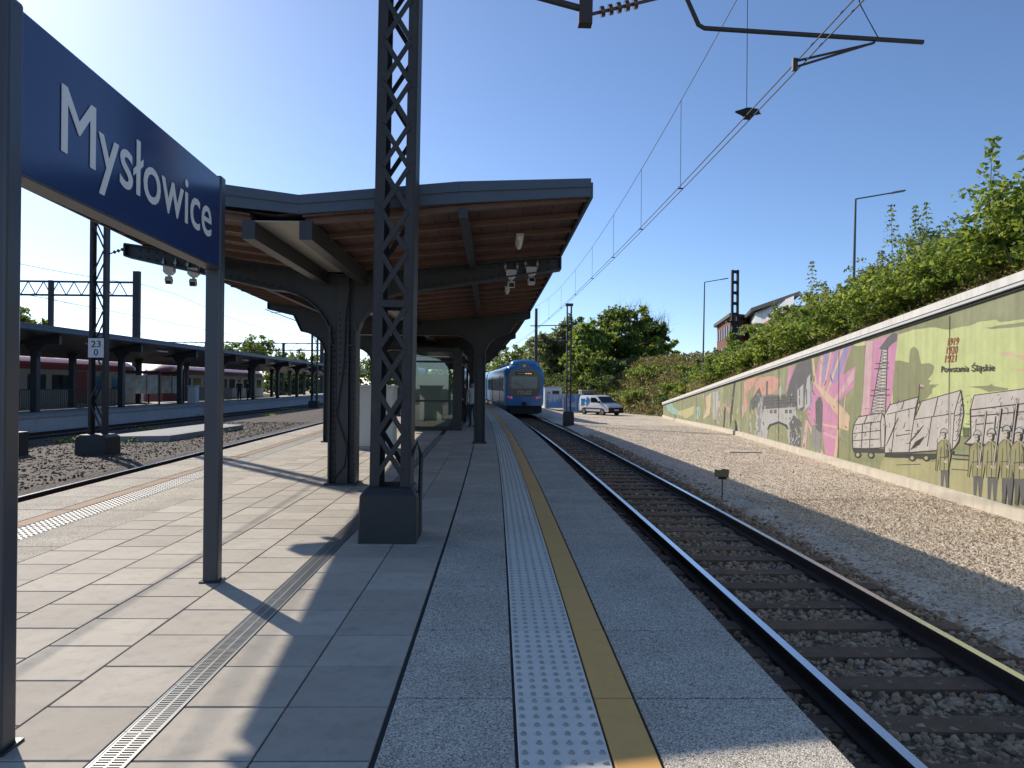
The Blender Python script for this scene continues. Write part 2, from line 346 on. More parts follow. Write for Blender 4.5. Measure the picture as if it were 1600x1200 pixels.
pb = MB(); pb.loft([[(4.02+.05*math.cos(a)*r, 5.93+.04*math.sin(a)*r, -.72+zz) for a in np.linspace(0, 2*math.pi, 7)[:-1]] for r, zz in [(.6, 0), (1, .02), (.8, .045), (.3, .055)]])
pb.build('white_stone', M_white, **tags('white stone lying on the ballast between the rails', 'stone'))

# ================================================================== PLATFORM
plat = bpy.data.objects.new('platform', None); COL.objects.link(plat); plat['kind'] = 'structure'
yy = list(np.arange(-12, 60, 1.0))+list(np.arange(60, 131, 3.0)); b = MB()
sec = lambda y: [(xe(y)+.03, -.9), (xe(y)+.03, -.016), (1.50+cx(y), -.016), (1.50+cx(y), -.9)]
b.loft([[(p[0], y, p[1]) for p in sec(y)] for y in yy]); b.build('platform_base', M_joint, plat)
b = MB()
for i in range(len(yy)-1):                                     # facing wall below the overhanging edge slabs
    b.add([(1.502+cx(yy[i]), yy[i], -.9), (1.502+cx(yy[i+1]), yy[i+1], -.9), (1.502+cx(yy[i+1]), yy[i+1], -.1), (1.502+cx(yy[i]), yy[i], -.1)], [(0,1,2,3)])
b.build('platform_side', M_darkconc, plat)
def quad_slab(name, p4, m, z=0.0, th=.06, gap=.004):
    """a paving piece from its four corners (a joint gap is left all round)"""
    c = sum((Vector((*p, 0)) for p in p4), Vector())/4
    pts = []
    for p in p4:
        d = Vector((*p, 0))-c; pts.append((p[0]-math.copysign(gap, d.x)-c.x, p[1]-math.copysign(gap, d.y)-c.y))
    bb = MB(); zz = z+random.uniform(-.0018, .0018); n = len(pts)
    bb.add([(p[0], p[1], -th) for p in pts]+[(p[0], p[1], -.003) for p in pts]+[(p[0]*.992, p[1]*.992, 0) for p in pts],
           [(0,1,5,4),(1,2,6,5),(2,3,7,6),(3,0,4,7),(4,5,9,8),(5,6,10,9),(6,7,11,10),(7,4,8,11),(8,9,10,11)])
    o = bb.build(name, m, plat); o.location = (c.x, c.y, zz); return o
def rect_mesh(name, wd, ln, m, gap=.005, extra=None, th=.06):
    bb = MB(); x, y = wd/2-gap, ln/2-gap; c = .004
    pts = [(-x,-y),(x,-y),(x,y),(-x,y)]; ins = [(-x+c,-y+c),(x-c,-y+c),(x-c,y-c),(-x+c,y-c)]
    bb.add([(p[0],p[1],-th) for p in pts]+[(p[0],p[1],-c) for p in pts]+[(p[0],p[1],0) for p in ins],
           [(0,1,5,4),(1,2,6,5),(2,3,7,6),(3,0,4,7),(4,5,9,8),(5,6,10,9),(6,7,11,10),(7,4,8,11),(8,9,10,11)])
    if extra: extra(bb)
    return bb.mesh(name, m)
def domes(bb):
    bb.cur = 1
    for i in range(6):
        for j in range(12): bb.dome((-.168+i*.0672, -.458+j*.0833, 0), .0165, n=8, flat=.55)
ME_in = rect_mesh('slab', .60, 1.0, M_agg, gap=.0075); ME_edge = rect_mesh('slab', .81, 1.0, M_agg, gap=.0075, th=.12)
ME_tac = rect_mesh('tactile_slab', .40, 1.0, [M_tactile, mat('darker_stud_concrete', (0.40, 0.375, 0.32), rough=0.75, var=0.25, scale=30)], extra=domes); ME_yel = rect_mesh('ochre_strip', .205, 1.0, M_yellow); ME_yel2 = rect_mesh('ochre_strip', .205, 1.0, mat('brown_strip_concrete', (.34, .205, .11), rough=.8, var=.15, scale=6))  # studs darker grey than their slab; left strip a muted darker brown
def put(name, me, x, y, rz=0.0):
    o = link(name, me, plat); o.location = (x, y, random.uniform(-.0015, .0015)); o.rotation_euler = (0, 0, rz); return o
for k in range(0, 60):
    y = 1.1+k+.0; c = cx(y); a = math.atan(-cs(y)) if False else -math.atan(cs(y))*-1.0
    a = -math.atan(cs(y))
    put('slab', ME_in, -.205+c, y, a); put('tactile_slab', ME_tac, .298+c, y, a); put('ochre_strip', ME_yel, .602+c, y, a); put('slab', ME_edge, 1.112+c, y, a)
sl = -0.04; aL = -math.atan(sl)*1.0
for k in range(0, 44):
    y = 1.4+k; e = xe(y); a = math.atan(.04)
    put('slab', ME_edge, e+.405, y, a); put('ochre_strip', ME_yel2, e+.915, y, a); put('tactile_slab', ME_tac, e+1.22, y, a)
    quad_slab('slab', [(-4.175, y-.5), (-4.175, y+.5), (xe(y+.5)+1.424, y+.5), (xe(y-.5)+1.424, y-.5)], M_agg)
ME_pav = rect_mesh('paver', .5, .5, M_paver)
lanes = [(-.77, 0), (-1.27, 0)]+[(-1.93-.5*i, .25*(i % 2)+.06*i) for i in range(5)]
far = MB()
for x, ph in lanes:
    for k in range(-3, 116):
        y = .75+.5*k+ph
        if 0 <= k < 42:
            o = link('paver', ME_pav, plat); o.location = (x+cx(y), y, random.uniform(-.0015, .0015)); o.rotation_euler = (0, 0, random.uniform(-.002, .002))
        else:
            c = cx(y); far.box(x+c-.246, x+c+.246, y-.246, y+.246, -.05, random.uniform(-.0015, .0015))
far.build('far_pavers', M_paver, plat, kind='stuff')
b = MB(); b.box(-4.17, -.52, -8, -.75, -.05, 0); b.box(-.5, 1.5, -8, .6, -.05, 0); b.box(-7.2, -4.18, -8, .9, -.05, 0); b.build('paving_behind', M_paver, plat)
# drain channel with slotted grating, in 0.5 m lengths
def grate_mesh():
    b = MB(); W = .072; b.box(-W-.006, -W, -.248, .248, -.05, .002); b.box(W, W+.006, -.248, .248, -.05, .002)
    b.box(-.006, .006, -.248, .248, -.012, 0); b.box(-W, -W+.012, -.248, .248, -.012, 0); b.box(W-.012, W, -.248, .248, -.012, 0)
    for i in range(25):
        y = -.244+i*.0203; b.box(-W+.012, -.006, y-.0045, y+.0045, -.012, -.0005); b.box(.006, W-.012, y-.0045, y+.0045, -.012, -.0005)
    return b.mesh('drain_grate', M_stainless)
GR = grate_mesh()
for k in range(44):
    y = 1.0+.5*k; o = link('drain_grate', GR, plat); o.location = (-1.598+cx(y), y, 0)
b = MB(); b.box(-1.68, -1.52, 0.5, 23, -.2, -.05); b.build('drain_channel', M_black, plat)

# ================================================================== CANOPY
can = thing('platform_canopy', 'dark steel butterfly canopy with brown timber underside over the platform', 'canopy', (0, 0, 0))
YF, YB = 7.75, 70.0
VX = -2.42
def rz(x): return 3.37+(.099 if x > VX else .135)*abs(x-VX)                    # board underside
def xl(y): return max(-5.15-.12*(y-7.85), xe(y)+.35)          # left roof edge
def xr(y): return 1.0+cx(y)
frames = [11.36+8.3*n for n in range(7)]
def plate(b, poly, y, t):  b.prism(poly, 'y', y-t/2, y+t/2)
def arc(cx_, cz, r, a0, a1, n=7): return [(cx_+r*math.cos(rad(a0+(a1-a0)*i/n)), cz+r*math.sin(rad(a0+(a1-a0)*i/n))) for i in range(n+1)]
def rivets(name, pts, nrm, parent, r=.02):
    b = MB()
    for p in pts: b.dome(p, r, nrm, n=6, flat=.7)
    return b.build(name, M_steel, parent, kind='stuff')
for n, Y in enumerate(frames):
    c = cx(Y); v = VX+c; tr_, tl_ = xr(Y)+.01, (xl(Y) if n == 0 else xl(Y)); 
    if n == 0: tl_ = -5.88
    zt = lambda x: rz(x-c)-.07
    bm = MB()
    for sgn, tip, cw in ((1, tr_, .21), (-1, tl_, .21)):
        if n == 0:
            root = v+sgn*.18
            low = [(root+sgn*(.95-.95*math.cos(t)*1.0), 3.08-.88*(1-math.sin(t))) for t in np.linspace(0.0, math.pi/2, 8)]
            poly = [(v, zt(v)), (tip, zt(tip)), (tip, zt(tip)-.19)]+[(x, z) for x, z in reversed(low)]+[(v, 2.2)]
        else:
            colx = v+sgn*2.06
            poly = [(v, zt(v)), (tip, zt(tip)), (tip, zt(tip)-.17), (colx+sgn*1.0, zt(colx+sgn)-.24)]
            poly += [(colx+sgn*(.13+.75*(1-math.sin(t))), 2.42+.62*math.cos(t)) for t in np.linspace(.12, math.pi/2, 7)]
            poly += [(colx-sgn*(.13+.55*(1-math.sin(t))), 2.42+.55*math.cos(t)) for t in np.linspace(math.pi/2, .1, 7)]
            poly += [(v, 2.97)]
        plate(bm, poly, Y, .05)
        # flanges following the edge of the web
        for i in range(1 if n else 1, len(poly)-1):
            a_, b_ = poly[i], poly[i+1]
            if abs(a_[0]-v) < .02 and abs(b_[0]-v) < .02: continue
            bm.bar((a_[0], Y, a_[1]), (b_[0], Y, b_[1]), .24, .022, up=(0, 1, 0) if False else (0, 0, 1) if abs(a_[0]-b_[0]) > abs(a_[1]-b_[1]) else (1, 0, 0))
        bm.bar((v, Y, zt(v)), (tip, Y, zt(tip)), .24, .024)
    beam = bm.build('beam', M_steel, can)
    pts = []
    for sgn, tip in ((1, tr_), (-1, tl_)):
        L = abs(tip-v)-.5
        for i in range(int(L/.13)):
            x = v+sgn*(.5+.13*i); pts.append((x, Y-.027, zt(x)-.05))
            zb_ = zt(x)-.15 if n else None
            if n == 0: 
                f = (abs(x-v)-.95)/(abs(tip-v)-.95); 
                if f > 0: pts.append((x, Y-.027, 3.12+f*(zt(tip)-.15-3.12)))
    if n < 2: rivets('rivet_rows', pts, (0, -1, 0), beam)
    for k, cxn in enumerate([v] if n == 0 else [v+2.06, v-2.06]):
        hw = .205 if n == 0 else .14
        cb = MB(); cb.box(cxn-hw+.03, cxn+hw-.03, Y-.018, Y+.018, 0, 3.0)
        for s in (-1, 1):
            cb.box(cxn+s*hw-.014, cxn+s*hw+.014, Y-.15, Y+.15, 0.0, 2.5 if n == 0 else 2.45)
            cb.box(cxn+s*(hw-.05)-.036, cxn+s*(hw-.05)+.036, Y-.034, Y+.034, 0.0, 2.6)
        cb.box(cxn-hw-.06, cxn+hw+.06, Y-.2, Y+.2, -.01, .03)
        if n == 0: cb.box(cxn-.09, cxn+.09, Y-.13, Y-.018, 0.03, 3.28)
        co = cb.build('column', M_steel, can)
        if n < 2:
            pts = [(cxn+s*(hw-.05), Y-.035, .12+.095*i) for s in (-1, 1) for i in range(25)]
            if n == 0: pts += [(cxn+s*.05, Y-.131, 1.75+.095*i) for s in (-1, 1) for i in range(11)]
            rivets('rivet_rows', pts, (0, -1, 0), co, .021)
        if n == 0:
            hb = MB(); pth = [(cxn+.12, Y-.16, 3.2), (cxn+.05, Y-.17, 2.6), (cxn+.03, Y-.17, 1.9), (cxn-.08, Y-.17, 1.1), (cxn+.09, Y-.17, .6), (cxn+.05, Y-.17, .3), (cxn-.14, Y-.17, .06)]
            hb.tube(pth, .011, 6); hb.build('cable', M_black, co)
ya = [YF]+frames+[YB]
# timber boards running along the platform, one per bay, and rafters across
def board(x0f, x1f, y0, y1, z_of, m, name, th=.024, drop=0.0):
    b = MB(); y0_, y1_ = y0+.004, y1-.004
    q = [(x0f(y0_), y0_), (x1f(y0_), y0_), (x1f(y1_), y1_), (x0f(y1_), y1_)]
    lo = [(p[0], p[1], z_of(p[0]-cx(p[1]))-drop) for p in q]; hi = [(p[0], p[1], p[2]+th) for p in lo]
    b.add(lo+hi, [(3,2,1,0),(4,5,6,7),(0,1,5,4),(1,2,6,5),(2,3,7,6),(3,0,4,7)]); return b.build(name, m, can)
NB = 18
for bay in range(4):
    y0, y1 = ya[bay], ya[bay+1]
    for side in (1, -1):
        for i in range(NB):
            f0, f1 = i/NB, (i+1)/NB
            if side == 1: xf = lambda y, f: VX+.28+cx(y)+(xr(y)-.02-VX-.28-cx(y))*f
            else: xf = lambda y, f: VX-.28+cx(y)+(xl(y)+.02-VX+.28-cx(y))*f
            g_ = .003*side
            board(lambda y, f=f0, xf=xf: xf(y, f)+g_, lambda y, f=f1, xf=xf: xf(y, f)-g_, y0, y1, rz, M_wood, 'roof_board')
b = MB()
for y0, y1 in zip(np.arange(ya[4], YB, 4), np.arange(ya[4]+4, YB+4, 4)):
    b.add([(xl(y0), y0, rz(xl(y0)-cx(y0))), (VX+cx(y0), y0, rz(VX)), (VX+cx(y1), y1, rz(VX)), (xl(y1), y1, rz(xl(y1)-cx(y1)))], [(0,1,2,3)])
    b.add([(xr(y0), y0, rz(xr(y0)-cx(y0))), (VX+cx(y0), y0, rz(VX)), (VX+cx(y1), y1, rz(VX)), (xr(y1), y1, rz(xr(y1)-cx(y1)))], [(0,1,2,3)])
b.build('far_roof_boards', M_wood, can)
y = YF+.12
while y < 45:
    c = cx(y)
    for x0, x1 in ((VX+.3+c, xr(y)-.03), (xl(y)+.03, VX-.3+c)):
        rb = MB(); a_, e_ = (x0, y, rz(x0-c)-.031), (x1, y, rz(x1-c)-.031); rb.bar(a_, e_, .075, .06); rb.build('rafter', M_rafter, can)
    y += .78
b = MB()
for y0, y1 in zip(yy[:-1], yy[1:]):
    y0 = max(y0, YF+.01); 
    if y1 <= y0 or y1 > YB: continue
    for f, s in ((xr, 1), (xl, -1)):
        p = [(VX+cx(y0), y0, 3.42), (f(y0), y0, rz(f(y0)-cx(y0))+.05), (f(y1), y1, rz(f(y1)-cx(y1))+.05), (VX+cx(y1), y1, 3.42)]
        b.add(p+[(q[0], q[1], q[2]+.04) for q in p], [(0,1,2,3),(4,5,6,7),(1,2,6,5)])
b.build('roof_sheet', M_roofsheet, can)
# longitudinal steel: valley gutter beams and light soffit between them, a purlin under each wing
for x0, x1, z0, z1, m, nm in ((-2.80, -2.66, 3.16, 3.37, M_steel, 'gutter_beam'), (-2.18, -2.04, 3.16, 3.37, M_steel, 'gutter_beam'), (-2.66, -2.18, 3.352, 3.365, M_cream, 'gutter_soffit'),
                              (-.44, -.34, 3.42, 3.53, M_steel, 'purlin'), (-4.5, -4.4, 3.42, 3.53, M_steel, 'purlin')):
    for i in range(3):
        y0, y1 = (YF+.05, frames[0]-.13) if i == 0 else (frames[i-1]+.13, frames[i]-.13)
        b = MB(); q = [(x0+cx(y0), y0), (x1+cx(y0), y0), (x1+cx(y1), y1), (x0+cx(y1), y1)]
        b.add([(p[0], p[1], z0) for p in q]+[(p[0], p[1], z1) for p in q], [(3,2,1,0),(4,5,6,7),(0,1,5,4),(1,2,6,5),(2,3,7,6),(3,0,4,7)]); b.build(nm, m, can)
# front fascia: two stepped boards
top = [(-5.3, 4.08), (-3.03, 3.74), (-2.17, 3.63), (-.44, 3.80), (1.0, 3.855)]; bot = [(-5.3, 3.80), (-3.03, 3.51), (-2.17, 3.43), (-.44, 3.57), (1.0, 3.665)]
mid = [(t[0], t[1]*.52+q[1]*.48) for t, q in zip(top, bot)]
for i in range(4):
    for up, lo, dy, nm in ((top, mid, -.035, 'fascia_board'), (mid, bot, -.012, 'fascia_board')):
        b = MB(); y0 = YF+dy; b.prism([(up[i][0]+.001, up[i][1]), (up[i+1][0]-.001, up[i+1][1]), (lo[i+1][0]-.001, lo[i+1][1]), (lo[i][0]+.001, lo[i][1])], 'y', y0, YF+.03); b.build(nm, M_fascia, can)
for f, s in ((xr, 1), (xl, -1)):
    for i in range(0, 30, 3):
        y0, y1 = YF+.032+i*2, YF+.032+i*2+5.99; b = MB(); q = []
        for y in (y0, y1):
            x = f(y); z = rz(x-cx(y)); q.append([(x, y, z-.05), (x+s*.035, y, z-.05), (x+s*.035, y, z+.12), (x, y, z+.12)])
        b.loft(q); b.build('edge_board', M_fascia, can)
# lights under the canopy
def tube_light(x, y, lab):
    t = thing('ceiling_light', lab, 'light', (x, y, rz(x-cx(y))-.075), group='tube lights under the canopy')
    b = MB(); b.box(-.05, .05, -.33, .33, 0, .035); b.build('housing', M_grey, t)
    b = MB(); b.tube([(0, -.31, -.022), (0, .31, -.022)], .036, 8); b.build('diffuser', M_white, t, smooth=True)
tube_light(.28, 9.7, 'white tube light under the front right of the timber canopy'); tube_light(.18, 14.6, 'white tube light behind the first beam, right side of canopy')
def floodlight(p, lab, dz=-1, tilt=0.3):
    t = thing('floodlight', lab, 'floodlight', p, group='floodlights clamped to the canopy beam'); t.scale = (.68, .68, .68)
    b = MB(); b.box(-.12, .12, -.07, .07, -.2, -.06); b.prism([(-.12, -.2), (.12, -.2), (.05, -.27), (-.05, -.27)], 'y', -.07, .07); b.build('ballast_box', M_grey, t)
    for s in (-1, 1): b = MB(); b.bar((s*.14, 0, .12), (s*.14, 0, -.1), .018, .018); b.box(s*.14-.03, s*.14+.03, -.03, .03, -.02, .05); b.build('clamp', M_stainless, t)
    b = MB(); b.bar((0, 0, -.27), (0, -.02, -.36), .05, .05); hd = b.build('bracket', M_grey, t)
    b = MB(); b.box(-.075, .075, -.06, .06, -.09, .05); h = b.build('lamp_head', M_grey, t); h.location = (0, -.03, -.38); h.rotation_euler = (tilt, 0, .2)
    b = MB(); b.box(-.06, .06, -.004, .004, -.07, .03); g_ = b.build('lens', M_black, h); g_.location = (0, -.064, 0)
Y1 = frames[0]-.05
floodlight((.20, Y1, 3.47), 'left of two white floodlights hanging from right canopy beam'); floodlight((.52, Y1, 3.52), 'right of two white floodlights hanging from right canopy beam', tilt=-.5)
floodlight((-5.2, Y1, 3.47), 'left of two floodlights under left canopy arm beside sign', tilt=.9); floodlight((-4.82, Y1, 3.44), 'right of two floodlights under left canopy arm beside sign', tilt=.6)

# ================================================================== STATION SIGN
sg = thing('station_sign', 'dark blue station name sign on two grey posts, left foreground', 'sign', (-2.2, 4.4, 0))
M_post = mat('sign_post_paint', (0.045, 0.052, 0.065), rough=0.3, var=0.08, scale=2)
M_blue = mat('sign_blue', (0.020, 0.048, 0.150), rough=0.16, var=0.06, scale=1.2)
A = Vector((-2.15, 3.10, 0)); B_ = Vector((-2.27, 5.73, 0)); d = (B_-A).normalized(); nr = Vector((d.y, -d.x, 0))    # nr points right, to the reading side
def sgp(s, o, z): return A+d*s+nr*o+Vector((0, 0, z))
Lp = (B_-A).length
def sbox(b, s0, s1, o0, o1, z0, z1):
    b.add([sgp(s0,o0,z0)-sg.location, sgp(s1,o0,z0)-sg.location, sgp(s1,o1,z0)-sg.location, sgp(s0,o1,z0)-sg.location, sgp(s0,o0,z1)-sg.location, sgp(s1,o0,z1)-sg.location, sgp(s1,o1,z1)-sg.location, sgp(s0,o1,z1)-sg.location],
          [(3,2,1,0),(4,5,6,7),(0,1,5,4),(1,2,6,5),(2,3,7,6),(3,0,4,7)])
for s in (0, Lp):
    b = MB(); sbox(b, s-.055, s+.055, -.06, .06, 0, 3.235); o = bevel(b.build('post', M_post, sg), .014, 2)
    b = MB(); sbox(b, s-.075, s+.075, -.08, .08, -.002, .012); b.build('base_plate', M_steel, sg)
    b = MB()
    for z in (2.6, 2.85, 3.1): b.dome(sgp(s-.056, 0.0, z)-sg.location, .011, -d, n=8)
    b.build('screw', M_white, sg)
b = MB(); sbox(b, .057, Lp-.057, -.05, .05, 2.50, 3.21); pn = b.build('panel', M_blue, sg)
b = MB(); sbox(b, .057, Lp-.057, -.053, .053, 2.484, 2.498); b.build('bottom_trim', mat('trim_grey', (.045, .045, .05), rough=.4), sg)
x0 = sgp(.36, .0505, 2.59)-sg.location
text_mesh('lettering', 'Mysłowice', x0, d*2.02, Vector((0, 0, .43)), mat('sign_white', (.78, .79, .78), rough=.35, var=.03), sg, .003, .012)

# ================================================================== LATTICE MASTS
def lattice_mast(name, label, loc, H, wd=.41, dp=.34, foot=(.58, .60, .55), pitch=.43, rz_=0.0, m=None, fm=None, legw=.10, group='lattice catenary masts', z0=0.0, light=False):
    m = m or M_steel2; t = thing(name, label, 'mast', loc, rz_, group); fw, fd, fh = foot
    b = MB(); b.loft([[(-fw/2*k, -fd/2*k, z), (fw/2*k, -fd/2*k, z), (fw/2*k, fd/2*k, z), (-fw/2*k, fd/2*k, z)] for k, z in ((1, z0-.02), (.97, fh*.86), (.76, fh))]); bevel(b.build('foot', fm or M_darkconc, t), .012)
    for s in (-1, 1):
        b = MB(); x = s*(wd/2); xi = x-s*legw
        b.box(min(x, x-s*.016), max(x, x-s*.016), -dp/2, dp/2, fh-.02, H)
        for q in (-1, 1): b.box(min(x-s*.016, xi), max(x-s*.016, xi), q*dp/2-.008, q*dp/2+.008, fh-.02, H)
        b.build('leg', m, t)
    xi = wd/2-legw+.02; z = fh+.12; k = 0
    while z+pitch < H-.05:
        for q in (-1, 1):
            for s in (-1, 1):
                if (light or q > 0) and (s*(1 if k % 2 else -1) < 0): continue
                b = MB(); yq = q*(dp/2+.011+(.009 if s > 0 else 0)); b.bar((-s*xi, yq, z), (s*xi, yq, z+pitch*.92), .008, .05, up=(1, 0, 0) if False else (0, 0, 1)); b.build('brace', m, t)
        z += pitch; k += 1
        if k == 4 and not light:
            b = MB(); b.box(-xi, xi, -dp/2-.012, -dp/2-.004, z-.02, z+.05); b.build('tie_plate', m, t); b = MB(); b.box(-xi, xi, dp/2+.004, dp/2+.012, z-.02, z+.05); b.build('tie_plate', m, t); z += .12
    return t
PM = Vector((-1.09, 7.38, 0))
mast = lattice_mast('catenary_mast', 'tall dark lattice mast on square foot standing on the near platform', PM, 8.6, m=M_steel2, rz_=0.0); mast.rotation_euler = (0, rad(.55), 0)
# its bracket reaches over the right track
MY = PM.y
b = MB(); b.tube([(.2, 0, 5.95), (1.85, 0, 5.55)], .035, 10); b.tube([(.2, 0, 7.6), (4.35, 0, 7.05)], .035, 10); b.build('cantilever', M_steel2, mast, smooth=True)
P0 = on_y(1068, 0, MY)-PM; P1 = on_y(1086, 39, MY)-PM; P2 = on_y(1435, 58, MY)-PM
b = MB(); b.tube([P0+(P0-P1)*1.3, P0, P1+(P0-P1)*.12, P1+(P2-P1)*.02, P2], .024, 10); b.build('registration_tube', M_steel2, mast, smooth=True)
b = MB(); a_ = on_y(905, 22, MY)-PM; e_ = on_y(985, 2, MY)-PM; b.box(a_.x-.06, a_.x+.08, -.06, .06, a_.z-.1, a_.z+.14)
for i in range(5):
    q = a_.lerp(e_, .35+.16*i); b.tube([q-(e_-a_).normalized()*.02, q+(e_-a_).normalized()*.02], .055, 10)
b.tube([a_, e_+(e_-a_)*3], .018, 8); b.build('insulator', mat('brown_porcelain', (.05, .03, .022), rough=.25), mast)
S0 = on_y(1365, 52, MY)-PM; S1 = on_y(1234, 90, MY)-PM; S2 = on_y(1232, 100, MY)-PM
b = MB(); b.tube([S0, S0+Vector((-.06, 0, -.06)), S1], .013, 6); b.tube([S0+Vector((-.04, 0, -.05)), S2], .013, 6); b.box(S1.x-.02, S1.x+.03, -.02, .02, S2.z-.03, S1.z+.03); b.build('steady_arm', M_steel2, mast)
b = MB(); b.tube([S0, on_y(1336, 0, MY)-PM, (S0.x-.55, 0, 7.1)], .006, 5); b.build('hanger_wire', M_black, mast)
b = MB(); b.tube([(.28, .0, .02), (.29, .0, .45), (.30, -.04, .85), (.26, -.05, 1.0), (.2, -.05, .85)], .022, 8); b.build('cable_pipe', M_steel, mast, smooth=True)

# wires over the right track
def wz(y, lo, sag, L=42.0, y0=7.4):
    t = ((y-y0) % L)/L; return lo-sag*4*t*(1-t)
def wire(name, xo, zf, y0, y1, r, lab, zig=0.0, col=None, xf=None):
    b = MB(); pts = []
    for y in np.arange(y0, y1, 2.0):
        t = ((y-7.4) % 42.)/42.; k = int((y-7.4)//42.); zz = zig*((1-2*t)*(1 if k % 2 == 0 else -1))
        pts.append(((xf(y) if xf else RX+cx(y))+xo+zz, y, zf(y)))
    b.tube(pts, r, 5); return b.build(name, M_black, **tags(lab, 'wire'))
zc = lambda y: 5.02-.0*y
zm = lambda y: wz(y, 6.95, 1.0)
wire('contact_wire', -.045, zc, -5, 118, .0075, 'left of the paired overhead contact wires above the right track', .0)
wire('contact_wire', .045, zc, -5, 118, .0075, 'right of the paired overhead contact wires above the right track', .0)
wire('messenger_wire', 0, zm, -5, 118, .006, 'sagging upper catenary wire above the right track', .0)
names_d = ['nearest', 'second', 'third', 'fourth', 'fifth', 'sixth', 'seventh', 'eighth', 'ninth', 'tenth', 'eleventh', 'twelfth']
i = 0
for y in (9.0, 12.2, 15.4, 18.8, 22.5, 26.5, 31, 36, 41):
    x = RX+cx(y); b = MB(); b.tube([(x, y, zc(y)-.01), (x, y, zm(y))], .0045, 5); b.box(x-.05, x+.05, y-.006, y+.006, zc(y)-.008, zc(y)+.012)
    b.build('dropper_wire', M_black, **tags(names_d[i]+' thin vertical dropper between the right track catenary wires', 'wire', 'droppers of the right catenary')); i += 1
# bird on the contact wire
def bird():
    p = Vector((RX+.03, 9.05, 5.035)); bd = Vector((.93, .35, 0)).normalized()
    t = thing('bird', 'dark bird perched on the overhead contact wire', 'bird', p)
    rings = []; n = 10
    for s, r, z in ((-.21, .008, .045), (-.15, .022, .05), (-.10, .034, .055), (-.04, .052, .06), (.02, .056, .065), (.07, .045, .08), (.10, .034, .092), (.135, .034, .098), (.165, .022, .092), (.18, .010, .085), (.205, .003, .078)):
        rings.append([bd*s+Vector((-bd.y, bd.x, 0))*r*.85*math.cos(2*math.pi*k/n)+Vector((0, 0, z+.02+r*1.25*math.sin(2*math.pi*k/n))) for k in range(n)])
    b = MB(); b.loft(rings); b.build('body', M_black, t, smooth=True)
    b = MB()
    for s in (-1, 1):
        sd = Vector((-bd.y, bd.x, 0))*s; b.add([bd*.06+sd*.043+Vector((0,0,.085)), bd*-.03+sd*.046+Vector((0,0,.095)), bd*-.17+sd*.012+Vector((0,0,.07)), bd*-.05+sd*.050+Vector((0,0,.045)), bd*.03+sd*.050+Vector((0,0,.05))], [(0,1,2,3,4)])
    b.build('wing', M_black, t)
    b = MB()
    for s in (-1, 1): b.tube([Vector((0, s*.015, .03)), Vector((0, s*.015, -.02))], .004, 5)
    b.build('leg', M_black, t)
bird()

# ================================================================== PLATFORM EQUIPMENT
cb_ = thing('equipment_cabinet', 'pale grey metal cabinet with two doors beside riveted column', 'cabinet', (-2.92+cx(17.4), 17.6, 0))
b = MB(); b.box(-.5, .5, -.25, .25, .08, 1.52); bevel(b.build('body', M_grey, cb_), .01)
b = MB(); b.box(-.54, .54, -.29, .29, 1.522, 1.58); b.build('lid', M_grey, cb_)
b = MB(); b.box(-.52, .52, -.27, .27, 0, .078); b.build('plinth', M_concrete, cb_)
for s in (-1, 1):
    b = MB(); b.box(s*.245-.225, s*.245+.225, -.268, -.252, .14, 1.46); dr_ = b.build('door', M_grey, cb_)
    b = MB(); b.box(s*.05-.012, s*.05+.012, -.285, -.269, .75, .9); b.build('handle', M_black, dr_)
# glazed shelter
M_glass = glassmat('pane_glass'); M_mint = mat('pale_green_panel', (.48, .55, .44), rough=.5, var=.06)
GY = 25.0; gc = cx(GY)
sh = thing('glass_shelter', 'glazed stair shelter with dark frame under the canopy', 'shelter', (-2.1+gc, GY, 0))
X0, X1, D, HH = -.98, .93, 8.0, 2.82
for x in (X0, X1):
    for y in (0, D/2, D):
        b = MB(); wd = .16 if x == X1 and y == 0 else .06; b.box(x-wd, x+wd, y-.05, y+.05, 0, HH); b.build('post', M_steel, sh)
for z0, z1 in ((0, .14), (1.0, 1.07), (2.38, 2.45), (2.76, 2.86)):
    b = MB(); b.box(X0+.06, X1-.16, -.035, .035, z0, z1); b.build('rail', M_steel, sh)
    for x in (X0, X1):
        b = MB(); b.box(x-.03, x+.03, .052, D-.052, z0, z1); b.build('rail', M_steel, sh)
for z0, z1 in ((.14, 1.0), (1.07, 2.38), (2.45, 2.76)):
    b = MB(); b.box(X0+.06, X1-.16, -.008, .008, z0, z1); b.build('pane', M_glass, sh)
    for x in (X0, X1):
        for y0, y1 in ((.05, D/2-.05), (D/2+.05, D-.05)):
            b = MB(); b.box(x-.008, x+.008, y0, y1, z0, z1); b.build('pane', M_glass, sh)
b = MB(); b.box(X0, X1, 0, D, HH+.045, HH+.1); b.build('roof', M_steel, sh)
b = MB(); b.box(X0+.12, .55, 2.2, 2.26, .0, 2.0); b.build('inner_panel', M_mint, sh)
b = MB(); b.box(X0+.12, X0+.6, .9, 1.3, .2, 1.0); b.build('inner_cabinet', M_white, sh)
b = MB(); b.box(X0+.1, X1-.3, -.02, .02, 2.58, 2.61); b.build('light_strip', M_white, sh)

